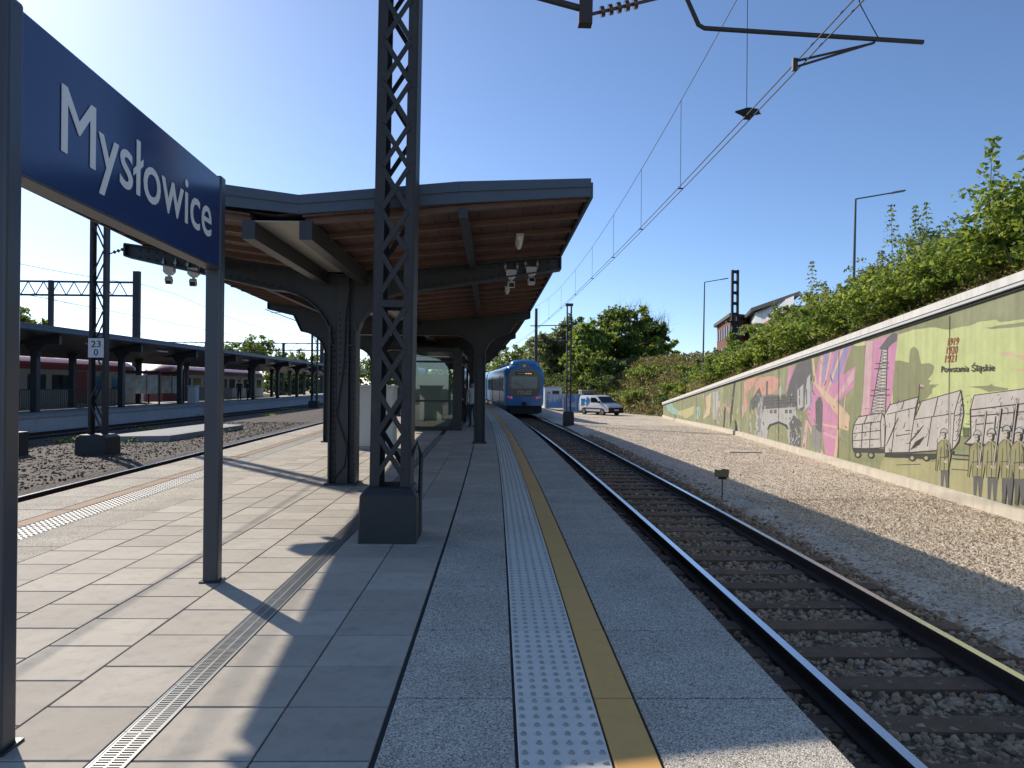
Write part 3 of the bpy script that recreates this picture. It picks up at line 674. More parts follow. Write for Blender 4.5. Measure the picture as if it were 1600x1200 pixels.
# ================================================================== PEOPLE
def person(loc, rz_, label, shirt, trousers, h=1.74, bag=False, group=None):
    t = thing('person', label, 'person', loc, rz_, group); k = h/1.75
    vs = [(0,0,.95),(0,0,1.12),(0,.0,1.32),(0,0,1.46),(0,0,1.54),(0,.01,1.63),(0,.005,1.72),
          (.19,0,1.42),(.24,.0,1.16),(.23,.08,.93),(.23,.10,.85),(-.19,0,1.42),(-.24,0,1.16),(-.23,.07,.93),(-.23,.09,.85),
          (.10,0,.9),(.11,.02,.5),(.11,-.02,.09),(.11,.13,.04),(-.10,0,.9),(-.12,.06,.5),(-.12,.0,.09),(-.12,.15,.04)]
    es = [(0,1),(1,2),(2,3),(3,4),(4,5),(5,6),(3,7),(7,8),(8,9),(9,10),(3,11),(11,12),(12,13),(13,14),(0,15),(15,16),(16,17),(17,18),(0,19),(19,20),(20,21),(21,22)]
    rs = [(.16,.12),(.15,.11),(.18,.12),(.11,.09),(.055,.055),(.085,.10),(.07,.085),(.075,.075),(.05,.05),(.038,.038),(.035,.03),(.075,.075),(.05,.05),(.038,.038),(.035,.03),
          (.10,.10),(.07,.07),(.048,.048),(.04,.035),(.10,.10),(.07,.07),(.048,.048),(.04,.035)]
    me = bpy.data.meshes.new('body'); me.from_pydata([(x*k, y*k, z*k) for x, y, z in vs], es, []); o = link('body', me, t)
    sk = o.modifiers.new('skin', 'SKIN'); o.modifiers.new('sub', 'SUBSURF').levels = 1
    if not me.skin_vertices:
        bm_ = bmesh.new(); bm_.from_mesh(me); bm_.verts.layers.skin.verify(); bm_.to_mesh(me); bm_.free()
    for i, r in enumerate(rs): me.skin_vertices[0].data[i].radius = (r[0]*k, r[1]*k)
    me.skin_vertices[0].data[0].use_root = True
    dg = bpy.context.evaluated_depsgraph_get(); m2 = bpy.data.meshes.new_from_object(o.evaluated_get(dg)); o.modifiers.clear(); o.data = m2
    sm_, tm, km = mat('cloth_'+str(shirt), shirt, rough=.9), mat('cloth_'+str(trousers), trousers, rough=.9), mat('skin', (.45, .28, .2), rough=.6)
    for m in (sm_, tm, km): m2.materials.append(m)
    for p in m2.polygons:
        z = p.center.z/k; p.use_smooth = True; p.material_index = 2 if z > 1.5 or (abs(p.center.x) > .2*k and z < 1.12) else (0 if z > .93 else 1)
    b = MB(); b.loft([[(.092*r*k*math.cos(a), (.012+.105*r*math.sin(a))*k, (1.70+zz)*k) for a in np.linspace(0, 2*math.pi, 11)[:-1]] for r, zz in ((1.0, -.03), (1.06, .02), (.9, .07), (.5, .105), (.1, .112))]); b.build('hair', mat('dark_hair', (.03, .022, .016), rough=.6), t, smooth=True)
    return t
p_ = on_z(740, 662); person((p_.x+.05, 27.0, 0), 2.6, 'person in white shirt behind the canopy column near blue train', (.75, .75, .75), (.05, .06, .09))
person((-1.05+cx(28.5), 29.2, 0), 1.0, 'person in dark clothes standing behind the glass shelter corner', (.02, .02, .022), (.018, .018, .02))
for u_, lab in ((374, 'left of two dark-clothed people standing on the opposite platform'), (387, 'right of two dark-clothed people standing on the opposite platform')):
    d_ = ray(u_, 620); s_ = -22.6/d_.x; person((-22.6, d_.y*s_, .1), random.uniform(0, 3), lab, (.018, .018, .022), (.02, .02, .025), 1.75)

# ================================================================== BLUE TRAIN
M_tblue = mat('train_blue_paint', (0.028, 0.18, 0.42), rough=0.28, var=0.05); M_tglass = mat('dark_train_glass', (0.012, 0.015, 0.018), rough=0.08, var=0.05)
M_screen = mat('windscreen_glass', (0.14, 0.17, 0.18), rough=0.1, var=0.2, scale=1.5); M_troof = mat('train_roof', (0.10, 0.16, 0.24), rough=.5); M_under = mat('train_underframe', (0.02, 0.02, 0.022), rough=.8)
TY = 50.5; th0 = -math.atan(cs(TY))
train = thing('blue_train', 'blue commuter train with dark windscreen waiting at the right track', 'train', (RX+cx(TY), TY, -.55), 0)
def tsec(wd, top, n=7):
    half = [(0, top), (.55*wd, top-.02), (.80*wd, top-.14), (.94*wd, top-.42), (wd, top-.9), (wd, 1.1), (.97*wd, .75)]
    return [(x, z) for x, z in half]+[(-x, z) for x, z in half[::-1][:-1]]
def tpos(s):          # distance behind the rear face, along the curve
    y = TY+s; return cx(y)-cx(TY), s, math.atan(-cs(y))
def tring(s, wd, top, dz=0.0):
    x, y, a = tpos(s); return [(x+px*math.cos(a), y+px*math.sin(a)*0, pz+dz) for px, pz in tsec(wd, top)]
b = MB(); b.loft([tring(-.32, 1.16, 3.42), tring(-.22, 1.30, 3.58), tring(0, 1.39, 3.70), tring(.5, 1.42, 3.72), tring(2, 1.42, 3.72)]+[tring(s, 1.42, 3.72) for s in range(4, 23, 3)]); body = b.build('rear_car', M_tblue, train, smooth=True)
for s0, s1 in ((23.5, 42), (42.8, 62)):
    b = MB(); b.loft([tring(s, 1.42, 3.72) for s in np.linspace(s0, s1, 8)]); b.build('car', M_tblue, train, smooth=True)
b = MB(); b.loft([tring(s, 1.2, 3.3) for s in (22, 23.6)]); b.loft([tring(s, 1.2, 3.3) for s in (41.9, 42.9)]); b.build('gangway', M_black, train)
for s0, s1 in ((-.2, 22), (23.6, 41.8), (43, 61.8)):
    b = MB(); b.loft([[(tpos(s)[0]-1.25, s, .25), (tpos(s)[0]+1.25, s, .25), (tpos(s)[0]+1.25, s, .82), (tpos(s)[0]-1.25, s, .82)] for s in np.linspace(s0, s1, 6)]); b.build('underframe', M_under, train)
b = MB(); b.loft([[(-1.15, -.38, .55), (1.15, -.38, .55), (.95, -.5, .18), (-.95, -.5, .18)], [(-1.2, .2, .6), (1.2, .2, .6), (1.1, .2, .15), (-1.1, .2, .15)]]); b.build('snowplough', M_black, train)
b = MB(); b.box(-.14, .14, -.62, -.3, .78, 1.0); b.build('coupler', M_black, train)
# rear face details (in front of the sloped end)
def facepoly(name, poly, y, m, par, t=.03):
    b = MB(); b.prism(poly, 'y', y-t, y); return b.build(name, m, par)
def rrect(x0, x1, z0, z1, r, n=4):
    o = []
    for cx_, cz_, a0 in ((x1-r, z1-r, 0), (x0+r, z1-r, 90), (x0+r, z0+r, 180), (x1-r, z0+r, 270)):
        o += [(cx_+r*math.cos(rad(a0+90*i/n)), cz_+r*math.sin(rad(a0+90*i/n))) for i in range(n+1)]
    return o
mask = rrect(-1.12, 1.12, 1.40, 3.36, .55); facepoly('windscreen_mask', mask, -.315, M_tglass, train, .03)
facepoly('windscreen', rrect(-.92, .92, 1.98, 2.82, .10), -.347, M_screen, train, .012)
facepoly('destination_display', rrect(-.62, .62, 2.93, 3.12, .04), -.347, M_black, train, .012)
for x_, w_ in ((-.5, .07), (-.4, .2), (-.16, .16)): b = MB(); b.box(x_, x_+w_, -.365, -.36, 2.99, 3.06); b.build('display_segment', M_grey, train)
for x_, w_ in ((.06, .13), (.22, .16), (.41, .12)): b = MB(); b.box(x_, x_+w_, -.365, -.36, 2.99, 3.06); b.build('display_segment', mat('amber_led', (.7, .35, .12), emit=((1, .5, .2), .5)), train)
b = MB(); [b.box(-.48+.1*i, -.41+.1*i, -.352, -.348, 1.75, 1.80) for i in range(10) if i != 5]; b.build('small_marks', M_grey, train, kind='stuff'); text_mesh('number_text', '2 120 030 8', (-.46, -.347, 1.56), (.92, 0, 0), (0, 0, .13), M_white, train, .004)
b = MB(); b.bar((-.72, -.37, 2.45), (-.05, -.37, 2.05), .02, .03); b.build('wiper', M_black, train)
for s in (-1, 1):
    facepoly('tail_lamp', rrect(s*.93-.10, s*.93+.10, 1.24, 1.40, .07), -.30, mat('red_lamp', (.5, .02, .05), emit=((1, .1, .2), .25)), train, .06)
    facepoly('head_lamp', rrect(s*1.13-.07, s*1.13+.07, 1.30, 1.44, .06), -.262, M_white, train, .06)
# roof pod with the round lamp hood
b = MB(); b.loft([[(x*w_, y, 3.60+zz*h_) for x, zz in ((-1, 0), (-.96, .5), (-.8, .82), (-.45, .97), (0, 1), (.45, .97), (.8, .82), (.96, .5), (1, 0))] for y, w_, h_ in ((.05, .92, .30), (.25, 1.0, .44), (3.0, 1.0, .46), (3.4, .9, .2))]); b.build('roof_pod', M_tblue, train, smooth=True)
hood = [(.52*math.cos(rad(a)), 3.28+.50*math.sin(rad(a))) for a in range(0, 181, 15)]; facepoly('lamp_hood', hood, .06, M_tglass, train, .36)
facepoly('roof_lamp', [(.09*math.cos(rad(a)), 3.58+.09*math.sin(rad(a))) for a in range(0, 360, 30)], -.302, M_white, train, .03)
# side windows, doors on the platform side
for s in list(np.arange(2.2, 21.5, 2.05)):
    x, y, a = tpos(s); dr_ = int(s*10) % 3 == 0
    for sd in (-1, 1):
        b = MB(); xx = x+sd*1.424; b.box(min(xx, xx+sd*.012), max(xx, xx+sd*.012), y-.75, y+.75, 1.75, 2.75); b.build('side_window', M_tglass, body)
for s in (5.2, 14.0):
    for sd in (-1, 1):
        x, y, a = tpos(s); xx = x+sd*1.425; b = MB(); b.box(min(xx, xx+sd*.02), max(xx, xx+sd*.02), y-.02, y+1.3, .85, 2.95); b.build('side_door', mat('train_grey_door', (.35, .37, .38), rough=.4), body)
for s in (4, 8, 12, 16):
    x, y, a = tpos(s); b = MB(); b.box(x-.7, x+.7, y-1.0, y+1.0, 3.70, 3.98); b.build('roof_unit', M_troof, train)

# ================================================================== OTHER CATENARY MASTS ON THE RIGHT
p_ = on_z(888, 665, -.72)
m2 = lattice_mast('catenary_mast', 'slim ladder-like black mast on dark block beside right track', (p_.x, p_.y, -.72), 7.05, wd=.30*p_.y/40, dp=.22, foot=(.62, .62, .85), pitch=1.5, legw=.07, light=True)
b = MB(); b.box(-.22, .22, -.12, .12, 7.05, 7.2); b.build('top_plate', M_steel2, m2); b = MB(); b.box(-.2, .2, -.13, .13, 2.55, 2.7); b.build('mid_plate', M_steel2, m2); b = MB(); Hm = 5.9; b.tube([(-.15, 0, Hm-.0), (-.9, 0, Hm), (-2.3, -.1, Hm-.05)], .03, 6); b.tube([(-.15, 0, 4.55+.4), (-2.6, -.1, 4.9)], .03, 6); b.tube([(-.15, 0, Hm), (-.5, 0, Hm)], .07, 8); b.tube([(-.15, 0, 4.95), (-.5, 0, 4.95)], .07, 8); b.build('cantilever', M_steel2, m2)
p_ = Vector((RX+cx(66)+2.45, 66, -.9)); d_ = on_y(838, 482, 66)
b = MB(); b.tube([(d_.x, 66, -.6), (d_.x, 66, d_.z)], [.17, .13], 8); b.tube([(d_.x, 66, 6.0), (d_.x+2.2, 66, 6.05)], .03, 5); b.build('catenary_post', M_steel2, **tags('dark catenary post rising behind the blue train', 'post'))

# ================================================================== MURAL WALL
WX0, WS = 8.95, .112
def wx(y): return WX0+WS*(y-11.9)
WD = Vector((WS, 1, 0)).normalized(); WN = Vector((-WD.y, WD.x, 0))          # normal towards the track
WO = Vector((wx(4.0), 4.0, 0))
def wtop(y): return 3.60-.0662*(y-11.9)
WEND = 62.3
wall = thing('mural_wall', 'long retaining wall painted with a green and pink historical mural', 'wall', WO)
def wp(y, o, z): return Vector((wx(y), y, z))+WN*o-WO
def gl(y): return gzf(wx(y)-.5, y)-.02
b = MB(); b.loft([[wp(y, 0, gl(y)-.3), wp(y, 0, wtop(y)-.16), wp(y, -.4, wtop(y)-.16), wp(y, -.4, gl(y)-.3)] for y in np.linspace(4, WEND, 30)])
M_mural0 = mat('mural_olive_paint', (0.215, 0.225, 0.11), rough=.8, var=.16, scale=1.2, col2=(0.29, 0.295, 0.17), c2scale=.8, c2lo=.45, c2hi=.7)
b.build('wall_face', M_mural0, wall)
M_cap = mat('white_coping', (0.66, 0.63, 0.57), rough=.8, var=.1, scale=3)
yw = list(np.arange(4, WEND, 2.43))+[WEND+.12]
for i in range(len(yw)-1):
    b = MB(); b.loft([[wp(y, .09, wtop(y)-.155), wp(y, .09, wtop(y)), wp(y, -.5, wtop(y)+.03), wp(y, -.5, wtop(y)-.155)] for y in (yw[i]+.006, yw[i+1]-.006)]); b.build('coping_stone', M_cap, wall)
b = MB()
for i in range(len(yw)-1): b.bar(wp(yw[i], .05, wtop(yw[i])-.20), wp(yw[i+1], .05, wtop(yw[i+1])-.20), .07, .05)
b.build('conduit', M_grey, wall)
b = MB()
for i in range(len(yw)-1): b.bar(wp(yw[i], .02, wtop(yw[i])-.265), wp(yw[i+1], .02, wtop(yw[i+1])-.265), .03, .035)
b.build('shadow_strip', M_black, wall)  # shadow line under the conduit, modelled as a thin black bar
b = MB(); b.loft([[wp(y, .10, gl(y)-.3), wp(y, .08, gl(y)+.21), wp(y, .002, gl(y)+.23), wp(y, .002, gl(y)-.3)] for y in np.linspace(4, WEND+.05, 20)]); b.build('plinth', mat('cream_plinth', (.56, .50, .40), rough=.85, var=.12, scale=2), wall)
for y in np.arange(8.2, WEND-2, 6.1):
    b = MB(); b.box(-.004, .004, -.004, .004, 0, wtop(y)-.29-gl(y)-.3); o = b.build('wall_joint', M_joint, wall); o.location = wp(y, .012, gl(y)+.24)
# painted picture: flat paint shapes laid on the wall face
def on_wall(u, v):
    d = ray(u, v); P = Vector((wx(0), 0, 0)); t = (P-CAM).dot(WN)/d.dot(WN); return CAM+d*t
cA = lambda x, y: (1020+.1375*x, 560+.1375*y); cB = lambda x, y: (1180+.183333*x, 500+.183333*y); cC = lambda x, y: (1380+.183333*x, 420+.183333*y)
cD = lambda x, y: (1400+x/6, 600+y/6); cE = lambda x, y: (1020+.3625*x, 480+.3625*y)
from mathutils.geometry import tessellate_polygon
PAINT = {'lime': (0.445, 0.484, 0.211), 'olive': (0.211, 0.218, 0.109), 'ground': (0.328, 0.304, 0.156), 'pink': (0.468, 0.211, 0.312), 'lpink': (0.499, 0.328, 0.335), 'salmon': (0.484, 0.257, 0.195), 'peach': (0.515, 0.374, 0.250), 'wagon': (0.437, 0.398, 0.359),
         'ink': (0.039, 0.035, 0.033), 'grey': (0.101, 0.098, 0.094), 'lgrey': (0.359, 0.359, 0.343), 'lilac': (0.265, 0.226, 0.374), 'aqua': (0.250, 0.390, 0.320), 'yellow': (0.429, 0.390, 0.187), 'khaki': (0.257, 0.242, 0.117), 'red': (0.312, 0.055, 0.039), 'dgreen': (0.094, 0.117, 0.055), 'face': (0.429, 0.374, 0.296), 'mgrey': (0.211, 0.207, 0.195)}
PM_ = {k: mat('mural_'+k, c, rough=.8, var=.14, scale=2.2, bump=.06, bscale=30) for k, c in PAINT.items()}
for m_ in list(PM_.values())+[M_mural0, M_cap, MATS['cream_plinth']]: streaks(m_, .13)
PN = {'lime': 'lime_paint', 'olive': 'olive_paint', 'ground': 'ochre_ground_paint', 'pink': 'pink_paint', 'lpink': 'pale_pink_paint', 'salmon': 'salmon_paint', 'peach': 'peach_paint', 'wagon': 'painted_wagons', 'ink': 'ink_lines', 'grey': 'dark_grey_paint', 'lgrey': 'light_grey_paint', 'lilac': 'lilac_paint', 'aqua': 'aqua_paint', 'yellow': 'yellow_paint', 'khaki': 'painted_uniforms', 'red': 'red_paint', 'dgreen': 'dark_green_paint', 'face': 'painted_faces', 'mgrey': 'mid_grey_paint'}
layers = []
def paint(key, conv, pts, jag=0.0):
    P = []
    for i, p in enumerate(pts):
        q = pts[(i+1) % len(pts)]; P.append(conv(*p))
        if jag:
            n = 5
            for k in range(1, n): 
                t = k/n; P.append(tuple(np.array(conv(p[0]+(q[0]-p[0])*t, p[1]+(q[1]-p[1])*t))+rng.uniform(-jag, jag, 2)))
    layers.append((key, P))
def stroke(key, conv, pts, wd):
    for (a, c) in zip(pts[:-1], pts[1:]):
        a = np.array(conv(*a)); c = np.array(conv(*c)); d = c-a; L = np.hypot(*d)
        if L < 1e-6: continue
        n = np.array([-d[1], d[0]])/L*wd/2; layers.append((key, [tuple(a+n*rng.uniform(.6, 1.2)), tuple(c+n*rng.uniform(.6, 1.2)), tuple(c-n), tuple(a-n)]))
def blob(key, conv, x, y, rx, ry, n=10): paint(key, conv, [(x+rx*math.cos(2*math.pi*i/n), y+ry*math.sin(2*math.pi*i/n)) for i in range(n)])
# right section: lime sky, olive cloud shapes, ochre ground
paint('lime', cC, [(90, 600), (120, 560), (250, 520), (420, 500), (560, 520), (700, 490), (840, 500), (930, 515), (1200, 490), (2600, 420), (2600, 1500), (60, 1400), (85, 700)], .8)
paint('lime', cC, [(700, 497), (820, 452), (960, 433), (1000, 455), (1200, 430), (1700, 400), (1700, 425), (1200, 455), (1010, 480), (900, 500)], .5)
paint('olive', cC, [(80, 785), (140, 780), (220, 800), (232, 680), (265, 662), (298, 690), (322, 808), (400, 805), (436, 830), (425, 890), (380, 945), (410, 950), (390, 985), (485, 985), (420, 1020), (415, 1060), (380, 1100), (80, 1300)], .4)
paint('olive', cC, [(720, 1005), (900, 995), (925, 980), (945, 1000), (1070, 1020), (1060, 1035), (900, 1050), (830, 1020)])
paint('peach', cC, [(990, 735), (1070, 698), (1115, 715), (1110, 735), (1700, 720), (1700, 790), (1190, 780), (1130, 750)], .5); paint('peach', cC, [(1080, 870), (1180, 850), (1600, 830), (1600, 850), (1200, 872)], .4)
paint('ground', cD, [(-110, 640), (0, 680), (350, 730), (700, 715), (1300, 760), (2400, 900), (2400, 2200), (-160, 860)], .3)
# pit tower on pink ground, radiating beams, dark tower and gatehouse
paint('lpink', cE, [(920, 148), (952, 142), (932, 470), (893, 476)]); paint('pink', cE, [(950, 143), (1060, 108), (1046, 220), (1030, 400), (1010, 440), (1000, 475), (930, 472)])
paint('wagon', cE, [(988, 180), (1012, 175), (1010, 260), (1004, 330), (1005, 470), (938, 472), (955, 380), (968, 300)])
paint('grey', cE, [(975, 180), (1012, 130), (1035, 112), (1056, 112), (1052, 145), (1030, 160), (1008, 186)])
for y in range(190, 470, 14):
    xa, xb = 990-(y-180)*.17, 1014-(y-180)*.03
    stroke('ink', cE, [(xa, y), (xb, y+9)], 1.0); stroke('ink', cE, [(xb, y), (xa, y+11)], .9)
for y, e in ((240, 12), (262, 14), (355, 16), (378, 18)): stroke('ink', cE, [(972-e-(y-240)*.12, y+4), (1012+e*.6, y)], 1.6)
stroke('ink', cE, [(990, 180), (938, 472)], 1.3); stroke('ink', cE, [(1013, 175), (1003, 470)], 1.3)
paint('pink', cB, [(500, 540), (545, 325), (830, 212), (745, 465), (858, 388), (842, 575), (700, 705), (600, 860), (480, 905), (440, 800)])
paint('pink', cB, [(560, 700), (720, 800), (700, 930), (690, 1195), (600, 1185), (560, 900)])
for pl in ([(590, 290), (650, 262), (600, 520), (565, 540)], [(752, 238), (808, 218), (740, 440), (690, 540), (660, 540)], [(690, 255), (715, 250), (640, 560), (620, 560)], [(440, 560), (480, 520), (490, 700), (450, 760)]): paint('lilac', cB, pl, .3)
for pl in ([(485, 330), (500, 322), (525, 540), (503, 545)], [(560, 308), (582, 298), (555, 560), (540, 560)], [(735, 250), (755, 243), (622, 622), (602, 620)], [(640, 268), (655, 262), (590, 600), (575, 600)], [(770, 540), (798, 548), (690, 690), (665, 680)], [(765, 650), (775, 640), (765, 760), (752, 760)]): paint('peach', cB, pl)
paint('lpink', cB, [(820, 450), (850, 410), (845, 500), (700, 690), (680, 670)])
paint('olive', cB, [(822, 220), (942, 178), (920, 640), (900, 830), (840, 920), (800, 1190), (720, 1190), (735, 940), (800, 945), (808, 820), (770, 770), (845, 600), (862, 388), (748, 462)], .3)
paint('lime', cB, [(842, 200), (944, 170), (942, 212), (890, 222), (835, 215)])
paint('peach', cB, [(478, 515), (560, 568), (745, 742), (808, 820), (797, 945), (715, 920), (712, 825), (560, 625)])
paint('lpink', cB, [(430, 850), (452, 860), (430, 1120), (400, 1110)]); paint('peach', cB, [(440, 850), (470, 900), (585, 1165), (530, 1155)]); paint('peach', cB, [(700, 930), (724, 935), (695, 1195), (672, 1190)]); paint('peach', cB, [(570, 880), (705, 905), (700, 925), (580, 900)]); paint('lpink', cB, [(570, 945), (695, 1000), (690, 1015), (565, 965)])
paint('grey', cB, [(355, 375), (475, 328), (482, 440), (470, 560), (420, 780), (345, 765), (340, 640), (262, 632)]); paint('lgrey', cB, [(445, 495), (470, 460), (470, 720), (420, 775), (428, 640)]); paint('lgrey', cB, [(360, 600), (412, 545), (412, 740), (362, 760)])
for x in (380, 440): stroke('grey', cB, [(x, 590), (x, 720)], 1.6)
paint('grey', cB, [(515, 700), (540, 655), (562, 655), (577, 720), (570, 965), (518, 985)]); paint('mgrey', cB, [(480, 900), (560, 960), (560, 1150), (480, 1060)], .5)
paint('pink', cB, [(292, 388), (336, 402), (268, 625), (262, 600)])
paint('salmon', cB, [(0, 545), (38, 492), (150, 478), (215, 512), (185, 600), (120, 635), (30, 640), (0, 600)], .7)
paint('mgrey', cB, [(0, 610), (40, 560), (90, 660), (60, 1040), (0, 1010)], .8)
paint('grey', cB, [(72, 648), (335, 626), (350, 735), (330, 742), (60, 760)]); 
for y in (665, 690, 712): stroke('ink', cB, [(72, y+6), (340, y-14)], .8)
paint('lgrey', cB, [(80, 760), (345, 742), (350, 800), (395, 900), (380, 1080), (290, 1060), (270, 900), (200, 868), (120, 895), (100, 1050), (40, 1030), (60, 800)])
paint('grey', cB, [(290, 880), (330, 810), (395, 870), (385, 1080), (300, 1060)], .8); paint('ink', cB, [(100, 935), (120, 890), (200, 862), (270, 892), (290, 930), (275, 935), (255, 905), (200, 880), (130, 905), (112, 940)])
blob('salmon', cB, 208, 812, 10, 20); 
for x in (125, 160, 255, 290): paint('grey', cB, [(x, 765), (x+24, 763), (x+24, 795), (x, 797)])
blob('lgrey', cB, 213, 610, 16, 48); stroke('lgrey', cB, [(222, 490), (218, 570)], 1.2)
for k in range(26):
    x = rng.uniform(0, 60); y = rng.uniform(690, 1000); stroke('lgrey', cB, [(x, y), (x+rng.uniform(-14, 14), y+rng.uniform(20, 60))], rng.uniform(.8, 2))
for k in range(16):
    x = rng.uniform(300, 385); y = rng.uniform(850, 1040); stroke('lgrey', cB, [(x, y), (x+rng.uniform(-14, 14), y+rng.uniform(15, 40))], rng.uniform(.7, 1.6))
# far section
paint('salmon', cA, [(1040, 265), (1110, 228), (1190, 208), (1150, 300), (1060, 420), (1085, 540), (1010, 695), (1030, 470)], .4); paint('salmon', cA, [(1205, 240), (1330, 200), (1445, 230), (1400, 330), (1380, 400), (1215, 420), (1130, 450)], .5)
paint('grey', cA, [(1110, 480), (1215, 330), (1240, 420), (1180, 560), (1100, 600)], .4); paint('grey', cA, [(1290, 260), (1312, 255), (1308, 420), (1288, 420)])
paint('yellow', cA, [(288, 605), (472, 540), (462, 632), (380, 682), (300, 642)], .3); paint('aqua', cA, [(150, 522), (212, 500), (235, 560), (300, 600), (300, 645), (220, 632), (170, 585)], .3); paint('mgrey', cA, [(40, 560), (150, 530), (160, 600), (45, 590)], .3)
paint('peach', cA, [(600, 445), (665, 385), (645, 640), (570, 692), (612, 560)], .4); paint('lgrey', cA, [(680, 385), (742, 372), (765, 520), (720, 700), (680, 690), (690, 520)], .6); paint('aqua', cA, [(490, 560), (530, 540), (520, 690), (490, 690)], .4); paint('salmon', cA, [(835, 545), (885, 560), (872, 640), (850, 605)], .4)
for k in range(34):
    x = rng.uniform(680, 900); y = rng.uniform(430, 700); stroke(['lgrey', 'peach', 'mgrey', 'salmon'][k % 4], cA, [(x, y), (x+rng.uniform(-10, 10), y+rng.uniform(30, 90))], rng.uniform(.5, 1.5))
for k in range(26):
    x = rng.uniform(960, 1250); y = rng.uniform(520, 850); stroke(['lgrey', 'mgrey', 'peach'][k % 3], cA, [(x, y), (x+rng.uniform(-20, 20), y+rng.uniform(30, 90))], rng.uniform(.6, 1.8))
paint('ink', cA, [(920, 262), (942, 258), (892, 720), (878, 790), (880, 640)]); paint('ink', cA, [(815, 545), (830, 560), (815, 800), (797, 800)], .2)
# wagons
def wagon(conv, outline, lines, band=None):
    paint('wagon', conv, outline); n = len(outline)
    for i in range(n): stroke('ink', conv, [outline[i], outline[(i+1) % n]], 1.5)
    for l in lines: stroke('ink', conv, l, 1.2)
wagon(cE, [(868, 505), (888, 472), (990, 455), (1003, 485), (1000, 605), (862, 612), (862, 540)], [[(868, 508), (985, 492)], [(990, 455), (982, 500), (985, 605)], [(862, 545), (985, 530)], [(905, 500), (900, 605)], [(940, 495), (935, 605)], [(925, 468), (912, 500)], [(865, 575), (980, 568)]])
wagon(cE, [(1000, 465), (1025, 420), (1147, 386), (1133, 440), (1106, 625), (1000, 628), (1005, 520)], [[(1010, 462), (1135, 432)], [(1050, 455), (1030, 625)], [(1085, 400), (1075, 440)], [(1147, 386), (1125, 500)], [(1050, 555), (1112, 545)]])
wagon(cE, [(1128, 482), (1160, 406), (1330, 358), (1342, 455), (1320, 580), (1296, 612), (1106, 626)], [[(1128, 484), (1300, 458)], [(1330, 358), (1302, 455), (1292, 612)], [(1232, 385), (1212, 470)], [(1205, 470), (1185, 600)], [(1342, 455), (1300, 470)]])
wagon(cE, [(1370, 440), (1386, 380), (1600, 352), (2000, 300), (2000, 640), (1600, 600), (1345, 588), (1372, 560)], [[(1372, 442), (1600, 415), (2000, 370)], [(1372, 470), (1600, 450), (2000, 420)], [(1395, 480), (1390, 560)], [(1480, 470), (1470, 570)], [(1560, 440), (1550, 560)], [(1395, 505), (1470, 498)], [(1480, 520), (1550, 512)], [(1700, 430), (1700, 600)]])
for k in range(9): stroke('ink', cD, [(125+k*12, 560-k*14), (165+k*12, 500-k*14)], .9); stroke('ink', cD, [(140+k*10, 620-k*6), (190+k*10, 540-k*6)], .8)
for k in range(8): stroke('ink', cE, [(1005+k*5, 600-k*12), (1025+k*5, 560-k*12)], .8); stroke('ink', cE, [(1305+k*3, 600-k*22), (1322+k*2, 570-k*22)], .9)
paint('ink', cE, [(862, 606), (1000, 612), (998, 628), (866, 626)], .4); paint('ink', cE, [(1000, 630), (1212, 632), (1300, 618), (1300, 630), (1210, 655), (1000, 645)], .5); paint('ink', cE, [(1340, 588), (1600, 612), (1600, 640), (1400, 610)], .4)
for x, y in ((885, 636), (942, 638), (1120, 650), (1180, 650)): blob('ink', cE, x, y, 15, 15); blob('ground', cE, x, y, 8, 8)
stroke('ink', cD, [(0, 760), (230, 752)], 1.2); stroke('ink', cD, [(530, 660), (700, 672)], 1.6); stroke('ink', cD, [(530, 700), (700, 712)], 1.4); stroke('ink', cD, [(520, 800), (700, 812)], 1.6)
paint('dgreen', cD, [(630, 408), (690, 408), (688, 492), (632, 492)]); stroke('ink', cD, [(215, 130), (222, 0)], .8); paint('lgrey', cD, [(225, 0), (262, 10), (258, 28), (225, 25)]); paint('red', cD, [(225, 25), (258, 28), (255, 46), (225, 45)])
